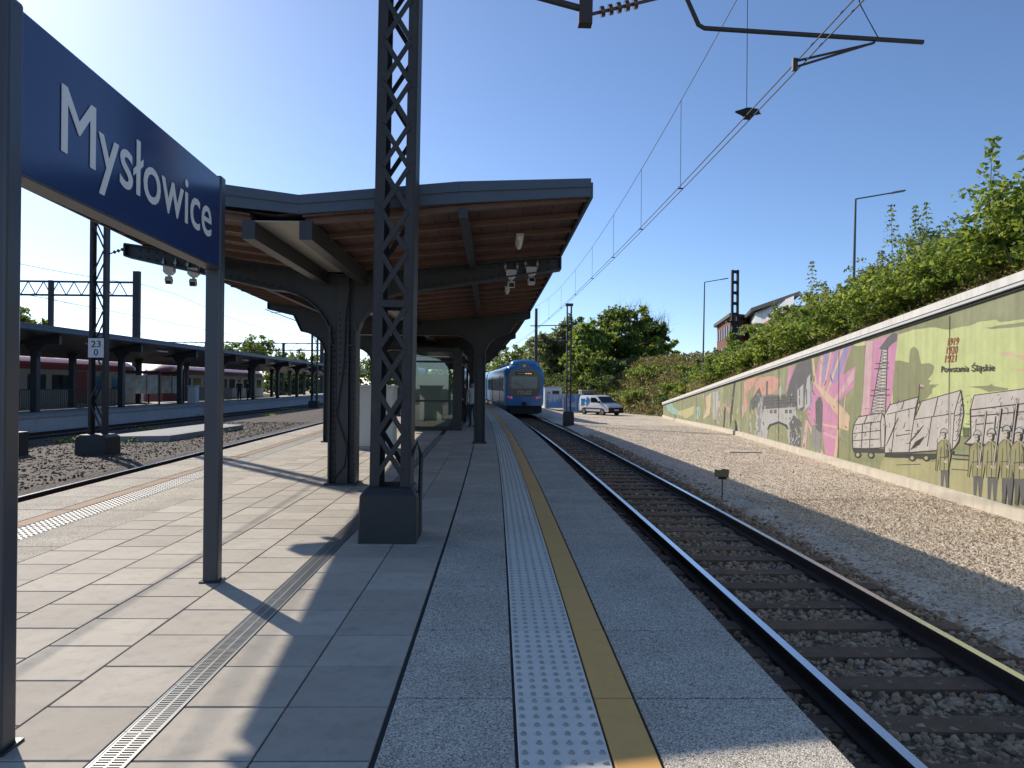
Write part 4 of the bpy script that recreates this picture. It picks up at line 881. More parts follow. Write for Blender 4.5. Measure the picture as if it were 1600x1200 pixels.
# soldiers
def soldier(x, top, s, rifle=True, coat='khaki'):
    y = lambda k: top+k*s
    X = lambda k: x+k*s
    paint('grey', cD, [(X(-42), y(340)), (X(48), y(340)), (X(60), y(480)), (X(40), y(690)), (X(14), y(690)), (X(4), y(500)), (X(-12), y(690)), (X(-40), y(690))])
    paint(coat, cD, [(X(-20), y(122)), (X(22), y(122)), (X(66), y(165)), (X(74), y(300)), (X(56), y(420)), (X(40), y(460)), (X(-46), y(460)), (X(-56), y(330)), (X(-80), y(470)), (X(-92), y(460)), (X(-70), y(170))])
    for l in ([(-20, 122), (-70, 170), (-92, 460)], [(22, 122), (66, 165), (74, 300), (50, 440)], [(-30, 200), (-46, 460)], [(0, 130), (6, 300), (2, 460)], [(-50, 320), (50, 310)], [(30, 230), (20, 330)]): stroke('ink', cD, [(X(a), y(c)) for a, c in l], 1.1)
    paint('ink', cD, [(X(20), y(150)), (X(52), y(190)), (X(56), y(300)), (X(36), y(330)), (X(40), y(230))])
    paint('face', cD, [(X(-24), y(55)), (X(24), y(52)), (X(24), y(95)), (X(8), y(125)), (X(-12), y(122)), (X(-26), y(90))]); paint('ink', cD, [(X(2), y(58)), (X(24), y(54)), (X(24), y(95)), (X(8), y(124)), (X(0), y(115)), (X(10), y(85))])
    stroke('ink', cD, [(X(-22), y(76)), (X(0), y(74))], .9); stroke('ink', cD, [(X(-14), y(106)), (X(4), y(106))], .8)
    paint('lgrey', cD, [(X(-40), y(52)), (X(-30), y(18)), (X(0), y(-2)), (X(32), y(16)), (X(36), y(50)), (X(0), y(42))]); stroke('ink', cD, [(X(-42), y(54)), (X(-30), y(18)), (X(0), y(-2)), (X(32), y(16)), (X(38), y(54)), (X(0), y(44)), (X(-42), y(54))], 1.1)
    blob('face', cD, X(20), y(360), 22*s, 20*s); stroke('ink', cD, [(X(8), y(345)), (X(36), y(352))], .8)
    if rifle:
        stroke('ink', cD, [(X(20), y(370)), (X(92), y(-190))], 2.6); stroke('wagon', cD, [(X(20), y(370)), (X(92), y(-190))], 1.5)
soldier(455, 415, .86, False); stroke('wagon', cD, [(515, 250), (500, 620)], 1.8)
soldier(765, 430, .95); soldier(900, 415, 1.0); soldier(1045, 385, 1.08); soldier(1165, 405, 1.05, False)
for k in range(5): soldier(1400+k*160, 380-k*12, 1.2+.05*k, k % 2 == 0)
for k in range(150):
    x = rng.uniform(870, 1640); y = rng.uniform(400, 600)-.12*(x-1000)*(x > 1000)+20; a = rng.choice([-1.1, -1.25, .05, -.12, 1.45]); L_ = rng.uniform(6, 24)
    stroke('ink', cE, [(x, y), (x+L_*math.cos(a), y+L_*math.sin(a))], rng.uniform(.35, .9))
for k in range(70):
    x = rng.uniform(0, 430); y = rng.uniform(560, 1080); L_ = rng.uniform(10, 40); stroke(['ink', 'lgrey', 'mgrey', 'olive', 'lpink'][k % 5], cB, [(x, y), (x+rng.uniform(-10, 10), y+L_)], rng.uniform(.5, 1.8))
for k in range(60):
    x = rng.uniform(440, 800); y = rng.uniform(300, 1100); L_ = rng.uniform(15, 60); stroke(['pink', 'lpink', 'mgrey', 'lilac', 'ink'][k % 5], cB, [(x, y), (x+rng.uniform(-20, 20), y+L_)], rng.uniform(.4, 1.4))
for k in range(60):
    x = rng.uniform(60, 1550); y = 560-x*.2+rng.uniform(-90, 330); L_ = rng.uniform(15, 70); stroke(['mgrey', 'lgrey', 'olive', 'khaki', 'peach'][k % 5], cA, [(x, y), (x+rng.uniform(-12, 12), y+L_)], rng.uniform(.4, 1.6))
# build: one part per colour; later shapes lie on thin higher paint layers
by = {}; boxes = []
for i, (key, P) in enumerate(layers):
    A_ = np.array(P); bx = (*A_.min(0), *A_.max(0)); lev = 1+max([q[4] for q in boxes if q[0] < bx[2] and bx[0] < q[2] and q[1] < bx[3] and bx[1] < q[3]] or [0]); boxes.append((*bx, lev))
    P3 = [on_wall(*p) for p in P]
    if any(q.y < 4.3 or q.y > WEND or q.y < 0 for q in P3):
        P3 = [q for q in P3 if 4.3 < q.y < WEND]
        if len(P3) < 3: continue
    P3 = [Vector((q.x, q.y, min(max(q.z, gl(q.y)+.235), wtop(q.y)-.29)))+WN*(.002+lev*.0003)-WO for q in P3]
    bb = by.setdefault(key, MB()); tris = tessellate_polygon([P3]); bb.add(P3, [tuple(t) for t in tris])
for key, bb in by.items(): 
    me = bpy.data.meshes.new(PN[key]); me.from_pydata(bb.v, [], bb.f); me.materials.append(PM_[key]); link(PN[key], me, wall)
def wtext(s, a, e, hpx, key, bold=0.0, slant=0):
    p0 = on_wall(*cC(*a)); p1 = on_wall(*cC(*e)); pu = on_wall(cC(*a)[0]+slant, cC(*a)[1]-hpx)
    text_mesh('mural_lettering', s, p0+WN*.014-WO, p1-p0, pu-p0, PM_[key], wall, .0, bold)
wtext('1919', (552, 655), (642, 648), 11.6, 'red', .02, 1.5); wtext('1920', (541, 727), (633, 720), 11.6, 'red', .02, 1.5); wtext('1921', (529, 800), (622, 792), 11.6, 'red', .02, 1.5)
wtext('Powstania Śląskie', (498, 897), (952, 886), 15.5, 'ink', .02, 1.0)

# ================================================================== EMBANKMENT AND ROAD ABOVE
def road_z(y): return 4.6+.035*max(0, 62-min(y, 62)) if y < 62 else 4.6-.004*(y-62)
def toe(y): return wx(y)+.38 if y < WEND else wx(WEND)+.38-.30*(y-WEND) if y < 95 else wx(WEND)+.38-.30*(95-WEND)-.12*(y-95)
def toe_z(y): return wtop(y)-.06 if y < WEND else gzf(9, y)-.05
def bank_z(x, y):
    d = x-toe(y); r = road_z(y); s = .62; z = toe_z(y)+s*d
    return z if z < r-.4 else r-.4*math.exp(-(z-r+.4)/.4*1.0) if z < r+2 else r
def bank_zz(x, y): return bank_z(x, y)+.10*math.sin(x*1.7+y*.9)*math.sin(y*.6+x*.4)*min(1, (x-toe(y))/1.5)
bys = list(np.arange(2, 70, 1.5))+list(np.arange(70, 181, 5)); ds = [0, .5, 1, 1.6, 2.3, 3.1, 4, 5, 6, 7.2, 8.5, 10, 12, 16, 25, 60, 200]
b = MB(); nd = len(ds)
b.add([(toe(y)+d_, y, bank_zz(toe(y)+d_, y)) for y in bys for d_ in ds], [(j*nd+i, j*nd+i+1, (j+1)*nd+i+1, (j+1)*nd+i) for j in range(len(bys)-1) for i in range(nd-1)])
M_earth = mat('dry_grass_earth', (.16, .125, .07), rough=.95, var=.3, scale=2, col2=(.09, .11, .035), c2scale=.7, bump=.4, bscale=12)
b.build('embankment', M_earth, kind='structure')

# ------------------------------------------------------------------ foliage
L_bush = leafmat('shrub_leaves', [(0.063, 0.112, 0.022), (0.140, 0.217, 0.042), (0.210, 0.280, 0.059), (0.308, 0.350, 0.091)], .5); L_dark = leafmat('dark_tree_leaves', [(0.042, 0.073, 0.021), (0.084, 0.133, 0.039), (0.133, 0.182, 0.053)], .5)
L_tree = leafmat('tree_leaves', [(0.070, 0.112, 0.025), (0.140, 0.196, 0.046), (0.224, 0.266, 0.067)], .5); L_dry = leafmat('dry_grass_blades', [(.17, .145, .06), (.27, .23, .11), (.12, .16, .045), (.22, .17, .09), (.10, .15, .04)], .4); L_ivy = leafmat('creeper_leaves', [(.07, .10, .025), (.15, .18, .05), (.20, .14, .07), (.13, .09, .05)], .4)
L_olive = leafmat('grey_green_leaves', [(0.112, 0.140, 0.063), (0.182, 0.217, 0.105), (0.252, 0.280, 0.133)], .5)
M_bark = mat('bark', (.07, .055, .042), rough=.9, var=.3, scale=8, bump=.4, bscale=30)
def leaf_mesh(name, P, size, m, up=.35, elong=1.6):
    n = len(P); nrm = rng.normal(size=(n, 3)); nrm[:, 2] = np.abs(nrm[:, 2])+up; nrm /= np.linalg.norm(nrm, axis=1)[:, None]
    t = rng.normal(size=(n, 3)); t -= nrm*(t*nrm).sum(1)[:, None]; t /= np.linalg.norm(t, axis=1)[:, None]; s = np.cross(nrm, t)
    sz = (size*rng.uniform(.6, 1.35, n))[:, None]; l = t*sz*elong*.5; w_ = s*sz*.5; dr = nrm*sz*.12
    V = np.stack([P-l, P+w_-l*.1-dr, P+l, P-w_-l*.1-dr], 1).reshape(-1, 3)
    me = bpy.data.meshes.new(name); me.from_pydata(V, [], (np.arange(n)[:, None]*4+np.arange(4)[None]).tolist()); me.materials.append(m); return me
def crown_pts(n, lobes):
    """points through lobes, denser toward their outside, in small clumps"""
    out = []; wts = np.array([l[3]*l[4]*l[5] for l in lobes])**.75; wts /= wts.sum()
    for l, k in zip(lobes, rng.multinomial(n, wts)):
        nc = max(4, k//22); d = rng.normal(size=(nc, 3)); d /= np.linalg.norm(d, axis=1)[:, None]; r = rng.random(nc)**.33*rng.uniform(.8, 1.15, nc)
        c = d*r[:, None]; idx = rng.integers(0, nc, k); p = c[idx]+rng.normal(size=(k, 3))*.115
        out.append(p*np.array(l[3:6])+np.array(l[0:3]))
    return np.concatenate(out)
def shrub(x, y, h, wd, lab, n=1800, size=.085, m=None, shoots=0, cat='shrub', name='shrub', grp='shrubs along the top of the mural wall', zf=None):
    z0 = (zf or bank_zz)(x, y); t = thing(name, lab, cat, (x, y, z0-.05), group=grp)
    lob = [(rng.uniform(-.35, .35)*wd, rng.uniform(-.35, .35)*wd, h*rng.uniform(.35, .72), wd*rng.uniform(.32, .5), wd*rng.uniform(.32, .5), h*rng.uniform(.24, .36)) for _ in range(5)]+[(0, 0, h*.4, wd*.5, wd*.5, h*.4)]
    P = crown_pts(n, lob); b = MB()
    for k in range(shoots):
        sx, sy = rng.uniform(-.4, .4, 2)*wd; top = h*rng.uniform(1.0, 1.35); lean = rng.uniform(-.12, .12, 2)
        pts = [(sx*.6, sy*.6, 0), (sx, sy, h*.6), (sx+lean[0], sy+lean[1], top)]; b.tube(pts, [.014, .010, .003], 5)
        q = []
        for z in np.linspace(h*.7, top, 9):
            f = (z-h*.6)/(top-h*.6); ctr = np.array([sx+lean[0]*f, sy+lean[1]*f, z]); L_ = .26*(1.15-f*.8)
            for a in rng.uniform(0, 6.3)+np.array([0, 2.1, 4.2]):
                for s in (.35, .6, .85, 1.1): q.append(ctr+np.array([math.cos(a)*L_*s, math.sin(a)*L_*s, .03-.05*s])+rng.normal(size=3)*.012)
        P = np.concatenate([P, np.array(q)])
    for k in range(4): b.tube([(0, 0, -.1), (rng.uniform(-.2, .2)*wd, rng.uniform(-.2, .2)*wd, h*.4), (rng.uniform(-.4, .4)*wd, rng.uniform(-.4, .4)*wd, h*.75)], [.02, .014, .005], 5)
    b.build('stem', M_bark, t); link('foliage', leaf_mesh('foliage', P, size, m or L_bush), t); return t
def tree(x, y, z0, h, wd, lab, n=7000, size=.34, m=None, bare=0.0, grp=None, lobes=10, low=.3, name='tree'):
    t = thing(name, lab, 'tree', (x, y, z0), group=grp); lob = []
    for k in range(lobes):
        a = rng.uniform(0, 6.3); r = rng.uniform(.1, .36)*wd; zz = h*rng.uniform(low+.08, .86); rr = wd*rng.uniform(.15, .26)
        lob.append((r*math.cos(a), r*math.sin(a), zz, rr, rr, rr*rng.uniform(.7, 1.0)))
    lob.append((0, 0, h*.82, wd*.22, wd*.22, h*.16)); P = crown_pts(int(n*.72), lob)
    b = MB(); b.tube([(0, 0, -.3), (.05*wd*.3, 0, h*.3), (0, .02*wd, h*.7)], [h*.028, h*.02, h*.006], 8); b.build('trunk', M_bark, t, smooth=True)
    for l in lob:
        b = MB(); zb_ = h*rng.uniform(.22, .45); b.tube([(0, 0, zb_), (l[0]*.5, l[1]*.5, (zb_+l[2])*.52), (l[0], l[1], l[2]), (l[0]*1.25, l[1]*1.25, l[2]+l[5]*.8)], [h*.011, h*.008, h*.004, h*.001], 5); b.build('limb', M_bark, t)
    if bare:
        b = MB()
        for k in range(46):
            a = rng.uniform(-.6, 1.2); r = rng.uniform(0, .35)*wd; p0 = np.array([r*math.cos(a), r*math.sin(a)*.5, h*rng.uniform(.7, .9)]); q = p0+np.array([rng.normal()*.9+.5, rng.normal()*.5, rng.uniform(.8, 2.6)]); b.tube([p0, (p0+q)/2+rng.normal(size=3)*.15, q], [.035, .022, .006], 4)
            for _ in range(3): e = q+rng.normal(size=3)*np.array([.8, .5, .5]); b.tube([(p0+q)/2, e], [.014, .004], 3)
        b.build('bare_twigs', M_bark, t)
    link('crown', leaf_mesh('crown', P, size, m or L_tree, up=.05), t); return t
adj = ['broad', 'ragged', 'bright', 'dense', 'low', 'tall', 'loose', 'leafy', 'rounded', 'narrow']
k = 0
y = 9.0
ORD = ['first', 'second', 'third', 'fourth', 'fifth', 'sixth', 'seventh', 'eighth', 'ninth', 'tenth', 'eleventh', 'twelfth', 'thirteenth', 'fourteenth', 'fifteenth', 'sixteenth', 'seventeenth', 'eighteenth', 'nineteenth', 'twentieth', 'twenty-first', 'twenty-second', 'twenty-third', 'twenty-fourth', 'twenty-fifth', 'twenty-sixth', 'twenty-seventh']
cnt = [0, 0]
while y < 60:
    for row in (0, 1):
        dist = .9+row*1.9+rng.uniform(-.3, .4); x = toe(y)+dist; hh = (1.65 if row == 0 else 1.85)*rng.uniform(.75, 1.15)*(1.0 if y < 40 else .8)*(.72 if y < 17 and row else 1)
        if y > 42 and row == 0 and rng.random() < .5: continue
        nn = int(3000 if y < 22 else 1900 if y < 36 else 1100)
        shrub(x, y+rng.uniform(-.4, .4), hh, 2.3+.3*row, 'green shrub in the %s row above the mural wall, %s from the right' % ('front' if row == 0 else 'back', ORD[cnt[row]]), n=nn, size=(.085 if y < 30 else .12)*[1, .8, 1.15, .9][k % 4], m=[L_bush, L_tree, L_bush, L_olive][k % 4], shoots=int(rng.integers(0, 4)) if row else int(rng.integers(0, 2)))
        k += 1; cnt[row] += 1
    y += 2.05
# creeping ground cover spilling over the coping, and dry grass on the far slope
n = 9000; yy_ = 5+53*rng.random(n)**1.5; P = np.stack([[toe(a) for a in yy_]+rng.uniform(-.42, 1.3, n), yy_, np.zeros(n)], 1); P[:, 2] = [max(bank_zz(max(a, toe(c)), c), wtop(c)) for a, c in zip(P[:, 0], P[:, 1])]+rng.uniform(0, .28, n)*np.clip((P[:, 0]-np.array([toe(a) for a in yy_])+.55), .05, 1)
link('creeper_cover', leaf_mesh('creeper_cover', P, .075, L_ivy), kind='stuff', label='creeping leaves spilling over the white coping of the mural wall', category='creeper')
n = 26000; yy_ = rng.uniform(46, 105, n); dd = rng.uniform(0, 10, n); P = np.stack([[toe(a) for a in yy_]+dd, yy_, np.zeros(n)], 1); P[:, 2] = [bank_zz(a, c) for a, c in zip(P[:, 0], P[:, 1])]+rng.random(n)**1.5*.8
link('dry_grass', leaf_mesh('dry_grass', P, .16, L_dry, up=-.2, elong=3.2), kind='stuff', label='dry brown grass and weeds on the slope beyond the mural wall', category='grass')
for i, (yy0, dd, hh, ww, nn) in enumerate([(64, 1.2, 1.6, 3.4, 1500), (67, 3.2, 1.5, 3.0, 1200), (61.5, 2.6, 1.8, 3.2, 1200), (72, 1.5, 1.9, 4, 1300), (80, 3, 2.4, 5, 1400), (76, 5.5, 2.2, 4, 1300), (88, 2, 3.5, 6, 1800), (69, 6.0, 1.6, 3.5, 1000)]):
    shrub(toe(yy0)+dd, yy0, hh, ww, ['dark green bush at the far foot of the mural wall', 'low bush just behind the far wall end', 'green bush above the far end of the mural wall', 'bushy shrub on the slope behind the white van', 'large shrub low on the bank below the big tree', 'shrub midway up the dry grass slope', 'biggest rounded bush on the bank left of the van', 'shrub near the top of the dry slope by the lamp'][i], n=nn, size=.16, m=[L_dark, L_bush][i % 2], grp='bushes on the far slope')
for (u, v, Y, h, wd, m, lab, nn, bare) in [(965, 610, 98, 13.2, 13, L_tree, 'big broad green tree with bare upper twigs on the bank', 14000, 1), (915, 615, 92, 10.8, 9, L_bush, 'bright green tree left of the big bare-topped tree', 10000, 0), (1035, 600, 96, 8.0, 8, L_bush, 'small rounded bright tree right below the big tree', 7000, 0),
        (1012, 596, 104, 10.5, 9, L_dark, 'dark spreading tree on the right side of the tree group', 8000, 1), (872, 620, 104, 11.5, 9, L_olive, 'grey-green willow-like tree behind the ladder mast', 9000, 0), (842, 620, 116, 11.5, 10, L_olive, 'grey-green tree behind the blue train roof', 8000, 0), (805, 622, 135, 11, 12, L_tree, 'distant tree at the end of the right track', 6000, 0), (940, 625, 86, 7.0, 8, L_tree, 'lower leafy tree behind the parked van', 7000, 0), (893, 625, 110, 14, 9, L_dark, 'dark tree between the willow and the bright tree', 8000, 0), (770, 615, 160, 12, 16, L_tree, 'far tree mass beyond the train on the left of the track', 6000, 0), (990, 622, 88, 6.5, 8, L_dark, 'dark bushy tree low on the bank above the van', 6000, 0)]:
    p_ = on_y(u, v, Y); tree(p_.x, Y, max(-1.1, min(p_.z-1.2, bank_zz(p_.x, Y) if p_.x > toe(Y) else -1.0)), h, wd, lab, n=nn, size=.36, m=m, bare=bare, grp='trees at the end of the yard', low=.12)
nears = on_y(1596, 330, 14.5); tree(nears.x, 14.5, bank_zz(nears.x, 14.5)-.2, 1.7, 1.8, 'small leafy tree at the right edge above the handrail', n=2600, size=.10, m=L_bush, low=.3)

# street lamps on the road above
def lamp(u, vtop, vb, Y, arm_px, lab):
    top_ = on_y(u, vtop, Y); base = Vector((top_.x-.1, Y, bank_zz(top_.x, Y)-.1)); t = thing('street_lamp', lab, 'street lamp', base, group='street lamps on the road above'); e = on_y(u+arm_px, vtop-arm_px*.17, Y)
    M_l = mat('lamp_grey', (.10, .105, .11), rough=.4); b = MB(); b.tube([(0, 0, 0), top_-base], [.085, .05], 10); b.build('pole', M_l, t, smooth=True)
    b = MB(); b.tube([top_-base, e-base], .035, 8); b.build('arm', M_l, t); b = MB(); dv = (e-top_).normalized(); c = e-base; b.bar(c-dv*.15, c+dv*.55, .22, .07); b.build('lamp_head', M_l, t)
lamp(1337, 311, 440, 36, 60, 'grey street lamp with angled arm rising behind the wall shrubs'); lamp(1101, 441, 548, 62, 27, 'farther grey street lamp near the brick building')
p_ = on_y(1095, 540, 62); t = thing('road_sign', 'small dark road sign board beside the farther street lamp', 'sign', (p_.x, 62.4, bank_zz(p_.x, 62)-.1)); b = MB(); b.box(-.05, .05, -.05, .05, 0, 2.1); b.build('post', M_steel, t); b = MB(); b.box(-.42, .42, -.09, -.052, .7, 2.1); bo = b.build('board', mat('sign_navy', (.04, .05, .09), rough=.4), t)
b = MB(); [b.box(-.3, .3, -.1, -.092, z, z+.2) for z in (.9, 1.3, 1.7)]; b.build('white_panel', M_white, bo)
# perforated black post by the building
p_ = on_y(1148, 500, 70); q_ = on_y(1148, 422, 70); t = thing('signal_post', 'black perforated steel post with platform beside the brick building', 'post', (p_.x, 70, p_.z-3))
b = MB(); hh = q_.z-p_.z+3
for s in (-1, 1): b.box(s*.26-.10, s*.26+.10, -.15, .15, 2.2, hh)
z = 2.4
while z < hh: b.box(-.18, .18, -.14, .14, z, z+.28); z += 1.05
b.loft([[(-.5, -.3, 0), (.5, -.3, 0), (.5, .3, 0), (-.5, .3, 0)], [(-.3, -.2, 2.6), (.3, -.2, 2.6), (.3, .2, 2.6), (-.3, .2, 2.6)]]); b.build('post', M_black, t); b = MB(); b.box(-.85, .85, -.3, .3, 2.75, 2.9); b.build('platform_ledge', M_black, t)
# brick building
BY = 100; cl = on_y(1143, 560, BY); tp = on_y(1143, 495, BY); M_brick = mat('red_brick', (.20, .075, .05), rough=.9, var=.25, scale=1.5, bump=.2, bscale=8)
bl = thing('brick_building', 'red brick corner building above the bank behind the shrubs', 'building', (cl.x, BY, cl.z-8)); h = tp.z-cl.z+8
dl = Vector((on_y(1120, 560, 118).x-cl.x, 18, 0)); dr_ = Vector((on_y(1179, 560, 104).x-cl.x, 4, 0))
b = MB(); b.prism([(0, 0), (dr_.x, dr_.y), (dr_.x+dl.x, dr_.y+dl.y), (dl.x, dl.y)], 'z', 0, h); b.build('wall', M_brick, bl)
b = MB(); b.prism([(-.5, -.6), (dr_.x+.2, dr_.y-.6), (dr_.x+dl.x, dr_.y+dl.y), (dl.x-.6, dl.y)], 'z', h+.01, h+.5); b.build('cornice', mat('dark_cornice', (.09, .07, .06)), bl)
for fl in range(3):
    for i in range(6):
        q = dl*((i+.7)/6.4); n_ = Vector((-dl.y, dl.x, 0)).normalized(); b = MB(); b.bar(q+n_*.02+Vector((0, 0, h-2.6-3*fl)), q+n_*.02+Vector((0, 0, h-.9-3*fl)), .95, .16, up=n_); b.build('window', mat('dark_window', (.03, .035, .04), rough=.15), bl)
for fl in range(3):
    for i in range(3):
        q = dr_*((i+.6)/3.2); b = MB(); b.box(q.x-.4, q.x+.4, q.y-.12, q.y-.02, h-2.6-3*fl, h-1-3*fl); b.build('window', MATS['dark_window'], bl)
o_ = on_y(1180, 540, 92); e_ = on_y(1240, 540, 84)
hb = thing('white_hall', 'white walled low building with dark sloping roof right of brick house', 'building', (o_.x, 92, o_.z-7)); hz = on_y(1180, 488, 92).z-o_.z+7; hz2 = on_y(1240, 462, 84).z-o_.z+7; ev = e_-o_
b = MB(); b.loft([[(0, 0, 0), (ev.x, ev.y, 0), (ev.x+4, ev.y+12, 0), (4, 14, 0)], [(0, 0, hz), (ev.x, ev.y, hz2), (ev.x+4, ev.y+12, hz2), (4, 14, hz)]]); b.build('wall', M_white, hb)
b = MB(); b.loft([[(-.8, -.6, hz), (ev.x+.5, ev.y-.6, hz2), (ev.x+4, ev.y+12, hz2), (3, 14, hz)], [(-.8, -.6, hz+.5), (ev.x+.5, ev.y-.6, hz2+.5), (ev.x+4, ev.y+12, hz2+.5), (3, 14, hz+.5)]]); b.build('roof', M_roofsheet, hb)
# red roof and handrail at the right edge
p_ = on_y(1308, 452, 44); t = thing('red_roof_house', 'low house with red roof just showing above the shrubs', 'house', (p_.x, 46, p_.z-5.15)); b = MB(); b.box(-1.8, 1.8, 0, 5, 0, 3.6); b.build('wall', M_cream, t); b = MB(); b.loft([[(-2.2, -.4, 3.5), (2.2, -.4, 3.5), (2.2, 5.4, 3.5), (-2.2, 5.4, 3.5)], [(-.9, 2.2, 4.5), (2.2, 2.2, 4.9), (2.2, 2.7, 4.9), (-.9, 2.7, 4.5)]]); b.build('roof', mat('red_tile', (.33, .08, .045), rough=.8), t)
t = thing('handrail', 'grey tube handrail with a post high on the bank at right edge', 'handrail', on_y(1562, 345, 15)); L0 = t.location.copy()
b = MB(); b.tube([on_y(1515, 338, 15.5)-L0, on_y(1550, 318, 15)-L0, on_y(1640, 262, 13.6)-L0], .022, 6); b.build('rail', M_grey, t); b = MB(); b.tube([on_y(1550, 318, 15)-L0, on_y(1566, 350, 15)-L0+Vector((.25, .3, -.6))], .03, 6); b.build('post', M_grey, t)

# ================================================================== VAN, CONTAINER, FENCE, MARKER
VY = 66.0
def van():
    c = on_z(938, 648, -1.04); t = thing('parked_van', 'white panel van with blue side graphics parked on the gravel', 'van', (c.x, c.y, gzf(c.x, c.y)), rad(-58))   # local +x = front
    prof = [(-2.15, .35), (-2.18, .9), (-2.12, 1.55), (-1.95, 1.80), (-.2, 1.84), (.45, 1.76), (1.15, 1.12), (1.95, .96), (2.15, .75), (2.18, .35)]
    b = MB(); rings = []
    for yv, k in ((-.90, .93), (-.86, .99), (-.5, 1.0), (.5, 1.0), (.86, .99), (.90, .93)):
        rings.append([(x*(.985 if abs(yv) > .88 else 1), yv*(1 if z < 1.15 else .93), .35+(z-.35)*k) for x, z in prof])
    b.loft(rings); body = b.build('body', mat('van_white', (.78, .79, .80), rough=.25, var=.03), t, smooth=True)
    b = MB(); b.box(-2.14, 2.2, -.88, .88, .22, .42); b.box(2.1, 2.26, -.86, .86, .3, .72); b.box(-2.25, -2.1, -.86, .86, .3, .62); b.build('bumper', M_black, t)
    b = MB(); b.add([(.50, -.76, 1.70), (.50, .76, 1.70), (1.16, .80, 1.14), (1.16, -.80, 1.14)], [(0,1,2,3)]); w_ = b.build('windscreen', M_tglass, t); w_.location = (.02, 0, .012)
    for s in (-1, 1):
        b = MB(); b.prism([(-.35, 1.18), (-.32, 1.62), (.30, 1.60), (.92, 1.16)], 'y', s*.868-.03, s*.868+.03); b.build('side_window', M_tglass, t)
        b = MB(); b.box(.85, 1.0, s*.98-.1, s*.98+.1, 1.12, 1.3); b.build('mirror', M_black, t)
        b = MB(); b.box(-1.4, 1.3, s*.902-.012, s*.902+.012, .55, .66); b.build('side_strip', M_black, t)
        b = MB(); b.box(2.02, 2.16, s*.66-.17, s*.66+.17, .78, .95); b.build('headlight', M_grey, t)
        for x in (-1.35, 1.35):
            b = MB(); b.tube([(x, s*.72, .32), (x, s*.92, .32)], .32, 18); wv = b.build('wheel', M_black, t); b = MB(); b.tube([(x, s*.90, .32), (x, s*.932, .32)], .19, 14); b.build('rim', M_stainless, wv)
        b = MB(); b.prism([(-1.75, .8), (-1.2, 1.0), (-1.5, 1.15), (-1.05, 1.5), (-1.8, 1.5)], 'y', s*.893-.012, s*.893+.012); b.prism([(-1.0, .75), (-.6, 1.2), (-.7, 1.65), (-.95, 1.65), (-1.0, 1.2)], 'y', s*.893-.014, s*.893+.014); b.build('blue_graphic', mat('graphic_blue', (.03, .30, .70), rough=.3), t)
    b = MB(); b.box(2.262, 2.27, -.25, .25, .45, .56); b.build('number_plate', M_white, t)
van()
c0 = on_z(866, 633, -.95); cy = c0.y+8
def boxy(name, lab, cat, u0, u1, v0, v1, Y, dep, m, trim=None):
    p0 = on_y(u0, v1, Y); p1 = on_y(u1, v0, Y); t = thing(name, lab, cat, ((p0.x+p1.x)/2, Y, gzf(p0.x, Y))); hw = (p1.x-p0.x)/2; hh = p1.z-gzf(p0.x, Y)
    b = MB(); b.box(-hw, hw, 0, dep, 0, hh); b.build('body', m, t); b = MB(); b.box(-hw-.06, hw+.06, -.06, dep+.06, hh+.002, hh+.12); b.build('roof', M_grey, t); return t, hw, hh
t, hw, hh = boxy('site_cabin', 'white site cabin with dark window behind the blue train', 'cabin', 851, 878, 606, 634, 76, 5, M_white)
b = MB(); b.box(-.1, hw*.7, -.04, -.003, hh*.5, hh*.85); b.build('window', M_tglass, t); b = MB(); b.box(-hw+.25, -.3, -.03, -.003, .1, hh*.8); b.build('door', M_cream, t)
M_banner = mat('blue_banner', (.12, .27, .55), rough=.7, var=.35, scale=1.2, col2=(.45, .52, .6), c2scale=.9, c2lo=.55, c2hi=.6)
for i, (u0, u1) in enumerate(((853, 879), (880, 900), (900, 912))):
    p0 = on_y(u0, 633, 73); p1 = on_y(u1, 616, 73); t = thing('site_fence', ['blue banner fence panel in front of the site cabin', 'blue banner fence panel left of the ladder mast', 'blue fence panel just left of the van'][i], 'fence', (p0.x, 73, gzf(p0.x, 73)), group='banner fence panels'); L_ = p1.x-p0.x; hh = p1.z-gzf(p0.x, 73)
    b = MB(); b.box(.05, L_-.05, -.01, .01, .12, hh-.04); b.build('banner', M_banner, t); b = MB(); [b.tube([(x, 0, 0), (x, 0, hh)], .025, 6) for x in (.02, L_-.02)]; b.tube([(0, 0, hh), (L_, 0, hh)], .025, 6); b.build('frame', M_grey, t)
t, hw, hh = boxy('parked_vehicle', 'pale vehicle half hidden behind the white van', 'vehicle', 909, 932, 611, 640, 82, 3.5, M_cream)
b = MB(); b.box(-hw*.8, hw*.8, -.03, -.003, hh*.55, hh*.85); b.build('window', M_tglass, t)
# small track marker in the gravel
p_ = on_z(1128, 777, -.68); t = thing('track_marker', 'small olive marker plate on a thin stake in the gravel', 'marker', (p_.x, p_.y, -.68), rad(-8)); t.scale = (.78, .78, .85)
b = MB(); b.tube([(0, 0, -.1), (.01, 0, .52)], .016, 6); b.build('stake', M_steel2, t); b = MB(); b.prism([(-.20, .50), (.16, .47), (.18, .68), (.02, .70), (-.05, .66), (-.2, .68)], 'y', -.03, -.018); b.build('plate', mat('olive_plate', (.22, .19, .10), rough=.7), t)
b = MB(); b.box(-.10, .10, -.05, -.03, .44, .50); b.build('clamp', M_black, t)
b = MB(); q = on_z(1160, 706, -.63); b.box(q.x-.55, q.x+.55, q.y-.3, q.y+.3, -.68, -.60); b.build('concrete_cover', mat('pale_cover', (.55, .50, .42), rough=.9), **tags('pale flat concrete cover set in the sunny gravel', 'cover'))

